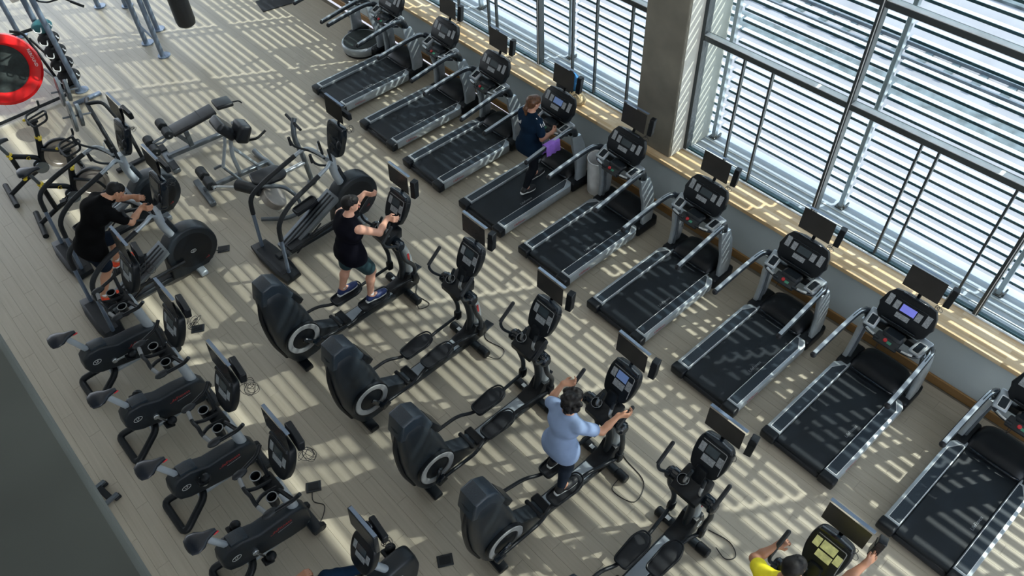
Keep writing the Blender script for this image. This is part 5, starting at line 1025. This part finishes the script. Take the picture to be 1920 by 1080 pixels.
def sdf_obj(name, prims, h, m_, parent, k=0.03, cuts=()):
    V, F = sdf_mesh(prims, h, k, cuts)
    me = bpy.data.meshes.new(name); me.vertices.add(len(V)); me.vertices.foreach_set('co', V.astype(np.float32).ravel())
    me.loops.add(len(F) * 4); me.loops.foreach_set('vertex_index', F.astype(np.int32).ravel())
    me.polygons.add(len(F)); me.polygons.foreach_set('loop_start', np.arange(0, len(F) * 4, 4, dtype=np.int32))
    me.polygons.foreach_set('use_smooth', np.ones(len(F), bool)); me.materials.append(M[m_]); me.update(); me.validate()
    o = link(name, me, parent); return o
V3 = lambda *a: Vector(a)
def hand_prims(wr, pdir, ndir, s, curl=1.0, spread=0.0):
    """wrist, palm direction, back-of-hand normal, side (+1 left); four fingers of different lengths and a side thumb"""
    d = pdir.normalized(); n = (ndir - d * ndir.dot(d)).normalized(); x = d.cross(n) * s     # x points to the thumb side
    pr = [(wr, wr + d * 0.03, 0.026, 0.024, 0.02)]
    for k in range(4):
        o = (1.5 - k) * 0.0205
        pr.append((wr + d * 0.02 + x * o * 0.6, wr + d * 0.085 + x * o, 0.015, 0.0125, 0.012))
        L = (0.042, 0.047, 0.044, 0.035)[k]; dd = (d + x * (spread * (1.5 - k))).normalized()
        p = wr + d * 0.088 + x * o; a = 0.0
        for q, f in enumerate((1.0, 0.62, 0.5)):
            a += curl * (0.75, 0.95, 0.6)[q]; v = dd * math.cos(a) - n * math.sin(a); e = p + v * L * f
            pr.append((p, e, 0.0098 - 0.0008 * q, 0.0090 - 0.0008 * q, 0.004)); p = e
    p = wr + d * 0.022 + x * 0.024; v = (d * 0.55 + x * 0.75 - n * 0.25 * curl).normalized(); e = p + v * 0.042
    pr.append((p, e, 0.015, 0.0115, 0.012)); v2 = (d * 0.85 + x * (0.35 - 0.5 * curl) - n * 0.5 * curl).normalized(); e2 = e + v2 * 0.032
    pr.append((e, e2, 0.0112, 0.0092, 0.004)); return pr
def person(label, J, skin, top, bottom, shoes, hair, sleeve=0.55, legs='shorts', curls=(0.9, 0.9), female=False, long_hair=0, hcol='hair_black', extra=None, bulk=1.0, loc=None):
    root = thing('person', label, 'person', loc or (0, 0, 0))
    if loc:
        off = Vector(loc); J = {k: (v - off if k not in ('fdir', 'up', 'fwd') and isinstance(v, Vector) else v) for k, v in J.items()}
    fw = J['fwd'].normalized(); sd = V3(0, 0, 1).cross(fw).normalized()          # sd: to the person's left
    H = J['head']; fd = J['fdir'].normalized(); up = (J['up'] - fd * J['up'].dot(fd)).normalized(); hs = up.cross(fd)
    B = []
    B += [(H + up * 0.03 - fd * 0.022, H + up * 0.03 + fd * 0.022, 0.080, 0.074, 0.03), (H - up * 0.03 + fd * 0.02, H - up * 0.062 + fd * 0.04, 0.064, 0.040, 0.03),
          (H + up * 0.0 + fd * 0.085, H - up * 0.026 + fd * 0.104, 0.009, 0.0145, 0.012), (H + up * 0.026 + fd * 0.078 + hs * 0.028, H + up * 0.026 + fd * 0.078 - hs * 0.028, 0.012, 0.012, 0.012)]
    for s in (1, -1): B.append((H + hs * 0.078 * s + up * 0.018 - fd * 0.008, H + hs * 0.080 * s - up * 0.018, 0.014, 0.010, 0.004))
    nk, ch, ws, pv = J['neck'], J['chest'], J['waist'], J['pelvis']
    f_ = 0.90 if female else 1.0
    bk_ = bulk
    B.append((nk, H - up * 0.05 - fd * 0.012, 0.054 * f_, 0.050 * f_, 0.03))
    shL, shR = J['shL'], J['shR']
    ax_ = (shL - shR).normalized()
    T = [(shL * 0.86 + shR * 0.14, shL * 0.14 + shR * 0.86, 0.068 * f_, 0.068 * f_, 0.04), (nk - V3(0, 0, 0.02), ch, 0.075 * f_, 0.11 * f_, 0.05),
         (ch + ax_ * 0.085 * f_, ch - ax_ * 0.085 * f_, 0.112 * f_, 0.112 * f_, 0.05), (ws + sd * 0.062 * f_, ws - sd * 0.062 * f_, 0.098 * f_, 0.098 * f_, 0.05),
         (ch, ws, 0.115 * f_, 0.10 * f_, 0.05), (ws, pv, 0.105 * f_, 0.115, 0.05), (pv + sd * 0.075, pv - sd * 0.075, 0.112, 0.112, 0.05)]
    if female: T += [(ch + fw * 0.075 + ax_ * 0.065 - V3(0, 0, 0.02), ch + fw * 0.075 + ax_ * 0.06 - V3(0, 0, 0.03), 0.055, 0.055, 0.04), (ch + fw * 0.075 - ax_ * 0.065 - V3(0, 0, 0.02), ch + fw * 0.075 - ax_ * 0.06 - V3(0, 0, 0.03), 0.055, 0.055, 0.04)]
    T = [T[0], T[1]] + [((a + b) / 2 + (a - (a + b) / 2) * bk_, (a + b) / 2 + (b - (a + b) / 2) * bk_, ra * bk_, rb * bk_, k_) if i in (0, 1, 4) else (a, b, ra * bk_, rb * bk_, k_) for i, (a, b, ra, rb, k_) in enumerate(T[2:7])] + T[7:]
    B += T
    up_arm, fore, thigh, shank, feet, socks = [], [], [], [], [], []
    for s, c in ((1, 'L'), (-1, 'R')):
        sh, el, wr = J['sh' + c], J['el' + c], J['wr' + c]
        up_arm.append((sh, el, 0.056 * f_, 0.043 * f_, 0.03)); fore.append((el, el * 0.62 + wr * 0.38, 0.043 * f_, 0.042 * f_, 0.02)); fore.append((el * 0.62 + wr * 0.38, wr, 0.042 * f_, 0.027 * f_, 0.02))
        hd = J.get('hd' + c, wr - el); B += hand_prims(wr, hd, J.get('hn' + c, V3(0, 0, 1)), s, curls[0 if s > 0 else 1], 0.0 if curls[0 if s > 0 else 1] > 0.5 else 0.22)
        if ('kn' + c) in J:
            hp, kn, an, to = pv + sd * 0.088 * s - V3(0, 0, 0.03), J['kn' + c], J['an' + c], J['to' + c]
            thigh.append((hp, kn, 0.090, 0.058, 0.04)); cf = kn * 0.68 + an * 0.32; bk = (an - to); bk.z = 0; bk = bk.normalized() if bk.length > 1e-5 else -fw
            shank += [(kn, cf + bk * 0.012, 0.056, 0.056, 0.03), (cf + bk * 0.012, an, 0.056, 0.037, 0.03)]
            hl = an + bk * 0.03 - V3(0, 0, 0.045)
            feet.append((c, hl, to, an))
            B.append((an, to, 0.036, 0.026, 0.02))
            socks.append((an + (kn - an).normalized() * 0.10, an, 0.041, 0.043, 0.01))
    B += up_arm + fore + thigh + shank
    sdf_obj('body', B, 0.0075, skin, root)
    # clothes
    o = 0.013
    top_pr = [(a, b, ra + o + (0.006 if i > 3 else 0), rb + o + (0.008 if i > 3 else 0), 0.05) for i, (a, b, ra, rb, *_k) in enumerate(T)]
    hip_l = pv - V3(0, 0, 0.02)
    top_pr.append((ws, hip_l, 0.118 * f_ * bk_ + o, (0.118 if female else 0.132) * bk_ + o, 0.05)); top_pr.append((hip_l + sd * 0.078, hip_l - sd * 0.078, (0.115 if female else 0.127) * bk_ + o, (0.115 if female else 0.127) * bk_ + o, 0.05)); top_pr.append((hip_l + sd * 0.078 - V3(0, 0, 0.08), hip_l - sd * 0.078 - V3(0, 0, 0.08), (0.117 if female else 0.128) * bk_ + o, (0.117 if female else 0.128) * bk_ + o, 0.05))
    if sleeve > 0:
        for a, b, ra, rb, _k in up_arm: top_pr.append((a, a + (b - a) * sleeve, ra + 0.020, ra + (rb - ra) * sleeve + 0.022, 0.03))
    hemn = (ch - pv).normalized()
    cuts = [(pv - hemn * (0.12 if female else 0.09), hemn), (nk + (nk - ch).normalized() * 0.035 , (ch - nk).normalized())]
    if sleeve > 0 and False: pass
    st = sdf_obj('shirt' if sleeve > 0 else 'tank_top', top_pr, 0.0105, top, root, 0.04, cuts)
    if thigh:
        kf = 0.78 if legs == 'shorts' else 1.0; w_ = 0.026 if legs == 'shorts' else 0.008
        bp_ = [(pv + sd * 0.07, pv - sd * 0.07, 0.104 * bk_, 0.104 * bk_, 0.04), (pv + sd * 0.075 - V3(0, 0, 0.05), pv - sd * 0.075 - V3(0, 0, 0.05), 0.118 * bk_, 0.118 * bk_, 0.05)]
        for a, b, ra, rb, _k in thigh: bp_.append((a, a + (b - a) * kf, ra + w_, ra + (rb - ra) * kf + w_ * (1.25 if legs == 'shorts' else 1), 0.03))
        if legs != 'shorts':
            for i, (a, b, ra, rb, _k) in enumerate(shank): bp_.append((a, (b if i % 2 == 0 else a + (b - a) * 0.93), ra + w_, rb + w_, 0.02))
        sdf_obj('shorts' if legs == 'shorts' else 'leggings', bp_, 0.0105, bottom, root, 0.03)
        for c, hl, to, an in feet:
            dr = (to - hl); L = dr.length; dn = dr.normalized(); sn = dn.cross(V3(0, 0, 1)).normalized(); un = sn.cross(dn).normalized()
            sh_ = sdf_obj('shoe', [(hl + un * 0.012, to + dn * 0.03 + un * 0.006, 0.044, 0.036, 0.02), (hl + dn * L * 0.55 + sn * 0.012 + un * 0.004, to + sn * 0.008 + un * 0.004, 0.040, 0.036, 0.02), (hl + dn * L * 0.55 - sn * 0.012 + un * 0.004, to - sn * 0.012 + un * 0.004, 0.040, 0.034, 0.02), (an - V3(0, 0, 0.02), an + un * 0.005, 0.043, 0.044, 0.02)], 0.009, shoes, root, 0.02, [(hl - un * 0.022, un)])
            so = MB().prism([(-0.046, -0.030), (-0.052, 0.0), (-0.046, 0.030), (0.05, 0.036), (L * 0.7, 0.047), (L + 0.045, 0.036), (L + 0.066, 0.0), (L + 0.045, -0.034), (L * 0.7, -0.044), (0.05, -0.035)], -0.040, -0.016, 'z', 0.005, 2, fl=0.02).xf(frame_mtx(hl, dn, -sn))
            link('sole', so.mesh('sole', 'sole'), sh_)
        if extra != 'nosock':
            for sk in socks: sdf_obj('sock', [(sk[0] + (sk[1] - sk[0]) * 0.35, sk[1], sk[2], sk[3], 0.01)], 0.009, 'white' if legs == 'shorts' else 'shoe_black', root)
    # hair
    hp = [(H + up * 0.042 - fd * 0.034, H + up * 0.046 + fd * 0.028, 0.080, 0.072, 0.02), (H + up * 0.0 - fd * 0.045, H + up * 0.03 - fd * 0.03, 0.066, 0.078, 0.02)]
    rd = random.Random(len(label))
    if hair == 'ponytail':
        hp = [(a, b, c + 0.004, d + 0.004, e) for a, b, c, d, e in hp] + [(H - fd * 0.105 + up * 0.0, H - fd * 0.13 - up * 0.05, 0.030, 0.034, 0.02), (H - fd * 0.13 - up * 0.05, H - fd * 0.11 - up * 0.17, 0.034, 0.014, 0.02)]
    if hair == 'curly':
        for i in range(46):
            a = rd.uniform(0, 2 * PI); e = rd.uniform(-0.9, 1.2); v = (up * math.sin(e) + (fd * math.cos(a) + hs * math.sin(a)) * math.cos(e))
            if v.dot(fd) > 0.45 and v.dot(up) < 0.55: continue
            p = H + v * rd.uniform(0.085, 0.105) + up * 0.02 - fd * 0.02; hp.append((p, p + V3(rd.uniform(-.015, .015), rd.uniform(-.015, .015), -0.03), 0.026, 0.02, 0.012))
        for i in range(22):
            a = rd.uniform(-1.5, 1.5); p = H - fd * 0.075 * math.cos(a) + hs * 0.085 * math.sin(a) - up * rd.uniform(0.02, 0.10); hp.append((p, p - up * 0.07 + hs * rd.uniform(-.02, .02), 0.024, 0.014, 0.012))
    if hair == 'short':
        for i in range(60):
            a = rd.uniform(0, 2 * PI); e = rd.uniform(-0.2, 1.4); v = (up * math.sin(e) + (fd * math.cos(a) + hs * math.sin(a)) * math.cos(e))
            if v.dot(fd) > 0.35 and v.dot(up) < 0.72: continue
            p = H + up * 0.04 - fd * 0.005 + v * 0.076; hp.append((p, p + v * 0.006 + V3(rd.uniform(-.01, .01), rd.uniform(-.01, .01), 0), 0.012, 0.006, 0.006))
    sdf_obj('hair', hp, 0.0065, hcol, root, 0.015, [(H + fd * 0.062 + up * 0.028, -fd + up * 0.9)])
    for s in (1, -1):
        link('eye', MB().ell(H + fd * 0.080 + hs * 0.031 * s + up * 0.004, (0.009, 0.012, 0.008), 10, 6).mesh('eye', 'eye'), root)
    link('mouth', MB().ell(H + fd * 0.090 - up * 0.058, (0.010, 0.020, 0.007), 10, 6, rot=(0, 0, math.atan2(fd.y, fd.x))).mesh('mouth', 'lips'), root)
    return root, st, fw, sd
def at(org, yaw=0.0):
    c, s = math.cos(yaw), math.sin(yaw)
    return lambda x, y, z: Vector((org[0] + c * x - s * y, org[1] + s * x + c * y, z))
FX = V3(1, 0, 0)
# man in a black tank top on the first elliptical, one hand on the console
L = at((-1.705, 6.63))
r_, st, fw, sd = person('man in a black tank top and dark shorts reaching for the elliptical console', dict(fwd=FX, head=L(-.455, -.01, 1.93), fdir=V3(1, -.35, -.12), up=V3(.15, 0, 1), neck=L(-.525, 0, 1.765), chest=L(-.565, 0, 1.60), waist=L(-.61, 0, 1.38), pelvis=L(-.62, 0, 1.25),
    shL=L(-.53, .19, 1.70), elL=L(-.26, .31, 1.60), wrL=L(-.075, .315, 1.66), hdL=V3(.75, -.05, .35), hnL=V3(-.2, .9, .3), shR=L(-.53, -.19, 1.70), elR=L(-.30, -.25, 1.52), wrR=L(-.09, -.14, 1.55), hdR=V3(1, .3, .35), hnR=V3(-.3, -.3, 1),
    knL=L(-.66, .13, .90), anL=L(-.80, .15, .565), toL=L(-.63, .16, .50), knR=L(-.46, -.12, .87), anR=L(-.57, -.145, .495), toR=L(-.40, -.15, .43)),
    'skin_a', 'tank_navy', 'shorts_teal', 'shoe_navy', 'short', 0, bulk=1.08, loc=L(-.62, 0, .40))
# man in a black T-shirt bent over the climber
L = at((-4.95, 9.10))
person('man in a black T-shirt, navy shorts and bright orange shoes leaning onto the climber console', dict(fwd=FX, head=L(.915, -.01, 1.76), fdir=V3(.9, -.15, -.75), up=V3(.7, 0, .9), neck=L(.76, 0, 1.735), chest=L(.60, 0, 1.62), waist=L(.42, 0, 1.38), pelvis=L(.33, 0, 1.20),
    shL=L(.70, .20, 1.66), elL=L(.93, .20, 1.50), wrL=L(1.09, .09, 1.50), hdL=V3(1, -.2, .3), hnL=V3(-.3, .2, 1), shR=L(.70, -.20, 1.64), elR=L(.87, -.26, 1.43), wrR=L(1.08, -.13, 1.46), hdR=V3(.8, .3, .5), hnR=V3(-.5, -.2, .8),
    knL=L(.66, .12, 1.06), anL=L(.52, .13, .68), toL=L(.70, .14, .64), knR=L(.36, -.11, .84), anR=L(.14, -.13, .48), toR=L(.30, -.135, .42)),
    'skin_b', 'tee_black', 'shorts_navy', 'shoe_orange', 'short', 0.66, bulk=1.14, loc=L(.33, 0, .40))
# woman in navy on treadmill 4
L = at(TMX[4], R(-1.3))
r_, st, fw, sd = person('woman with a brown ponytail, navy T-shirt and black leggings walking on a treadmill', dict(fwd=FX, head=L(1.00, -.01, 1.615), fdir=V3(1, -.25, -.1), up=V3(0.05, 0, 1), neck=L(.955, 0, 1.465), chest=L(.93, 0, 1.31), waist=L(.91, 0, 1.09), pelvis=L(.90, 0, .955),
    shL=L(.945, .165, 1.405), elL=L(.98, .215, 1.14), wrL=L(1.17, .19, 1.13), shR=L(.945, -.165, 1.405), elR=L(.955, -.225, 1.14), wrR=L(1.17, -.20, 1.125), hnL=V3(-.2, .3, 1), hnR=V3(-.2, -.3, 1),
    knL=L(1.06, .09, .60), anL=L(1.06, .09, .245), toL=L(1.22, .095, .205), knR=L(.90, -.09, .57), anR=L(.72, -.09, .275), toR=L(.86, -.095, .205)),
    'skin_a', 'tee_navy', 'legging', 'shoe_black', 'ponytail', 0.68, 'leggings', female=True, hcol='hair_brown', loc=L(.90, 0, .17))
for k in range(3):
    link('sleeve_stripe', MB().tube([L(.915 + .03 * k, -.150, 1.478 - .002 * k), L(.918 + .03 * k, -.215, 1.437), L(.925 + .03 * k, -.25, 1.37)], 0.006, 6, 0.03).xf(Matrix.Translation(-L(.90, 0, .17))).mesh('sleeve_stripe', 'white'), r_)
link('back_logo', text_mb('nd', 0.085, frame_mtx(L(.808, .09, 1.36) - L(.90, 0, .17), (0, -1, 0), (0.12, 0, 1)), 0.002).mesh('back_logo', 'white'), r_)
# woman in light blue on elliptical 4
L = at((-1.655, 2.93), R(-2.5))
person('woman with dark curly hair, light blue T-shirt and charcoal leggings gripping the elliptical arms', dict(fwd=FX, head=L(-.53, .01, 1.83), fdir=V3(1, .1, -.25), up=V3(.25, 0, 1), neck=L(-.60, .01, 1.665), chest=L(-.63, .02, 1.51), waist=L(-.66, .02, 1.29), pelvis=L(-.67, .02, 1.15),
    shL=L(-.60, .19, 1.61), elL=L(-.55, .33, 1.45), wrL=L(-.37, .315, 1.61), hdL=V3(.7, -.1, .6), hnL=V3(-.3, .9, .3), shR=L(-.60, -.16, 1.61), elR=L(-.42, -.29, 1.50), wrR=L(-.22, -.31, 1.60), hdR=V3(.8, -.05, .45), hnR=V3(-.2, -.9, .3),
    knL=L(-.56, .11, .86), anL=L(-.66, .14, .655), toL=L(-.48, .145, .60), knR=L(-.66, -.08, .84), anR=L(-.80, -.13, .615), toR=L(-.64, -.14, .55)),
    'skin_b', 'tee_blue', 'legging_grey', 'shoe_black', 'curly', 0.62, 'leggings', female=True, bulk=1.0, loc=L(-.67, .02, .50))
# person in yellow at the bottom edge
L = at((-1.72, 0.52))
person('person in a yellow shirt with short black hair reaching past a console', dict(fwd=FX, head=L(-.36, .09, 1.86), fdir=V3(1, -.3, -.3), up=V3(.3, 0, 1), neck=L(-.43, .09, 1.70), chest=L(-.48, .08, 1.53), waist=L(-.54, .03, 1.33), pelvis=L(-.57, .02, 1.18),
    shL=L(-.45, .26, 1.60), elL=L(-.30, .40, 1.40), wrL=L(-.10, .33, 1.45), shR=L(-.40, -.11, 1.63), elR=L(-.13, -.24, 1.75), wrR=L(.10, -.285, 1.83), hdR=V3(1, -.05, .2), hnR=V3(-.4, -.6, .7),
    knL=L(-.45, .11, .85), anL=L(-.62, .14, .57), toL=L(-.45, .145, .50), knR=L(-.46, -.11, .82), anR=L(-.62, -.14, .52), toR=L(-.45, -.145, .45)),
    'skin_c', 'tee_yellow', 'shorts_navy', 'shoe_black', 'short', 0.45, curls=(0.9, 0.22), loc=L(-.57, .02, .40))
# rider of the recumbent bike: seated below the frame, hand and knees in view
L = at((-4.30, 3.42))
person('rider in navy trousers on the recumbent bike, fist and knee showing', dict(fwd=FX, head=L(-1.33, 0, 1.40), fdir=V3(1, 0, -.1), up=V3(0, 0, 1), neck=L(-1.36, 0, 1.24), chest=L(-1.34, 0, 1.07), waist=L(-1.28, 0, .86), pelvis=L(-1.18, 0, .735),
    shL=L(-1.35, .19, 1.17), elL=L(-.98, .40, .88), wrL=L(-.70, .345, .93), shR=L(-1.35, -.19, 1.17), elR=L(-1.02, -.32, .88), wrR=L(-.76, -.30, .84),
    knL=L(-.50, .19, .90), anL=L(-.16, .20, .50), toL=L(-.02, .20, .58), knR=L(-.56, -.16, .80), anR=L(-.22, -.20, .40), toR=L(-.08, -.20, .46)),
    'skin_c', 'tee_navy', 'tee_navy', 'shoe_black', 'short', 0.5, 'leggings', loc=L(-1.18, 0, .62))
# added fill lamps, unseen under the slab, to brighten the hall
lamp_me = MB().box((0, 0, 0), (0.16, 2.4, 0.06), bev=0.01).mesh('housing', 'white'); tube_me = MB().box((0, 0, -0.034), (0.12, 2.3, 0.01)).mesh('diffuser', mat('fill_diffuser', (0.9, 0.9, 0.88), 0.5, emit=((1.0, 0.97, 0.9), 9.0)))
for i, (x, y) in enumerate([(x, y) for x in (-6.0, -3.4, -0.8) for y in (-1, 3.5, 8, 12.5, 17)]):
    t = thing('fill_lamp', 'added fill lamp, unseen, hung high above the machines', 'lamp', (x, y, 9.30), 0, 'added fill lamps over the hall')
    link('housing', lamp_me, t); link('diffuser', tube_me, t)
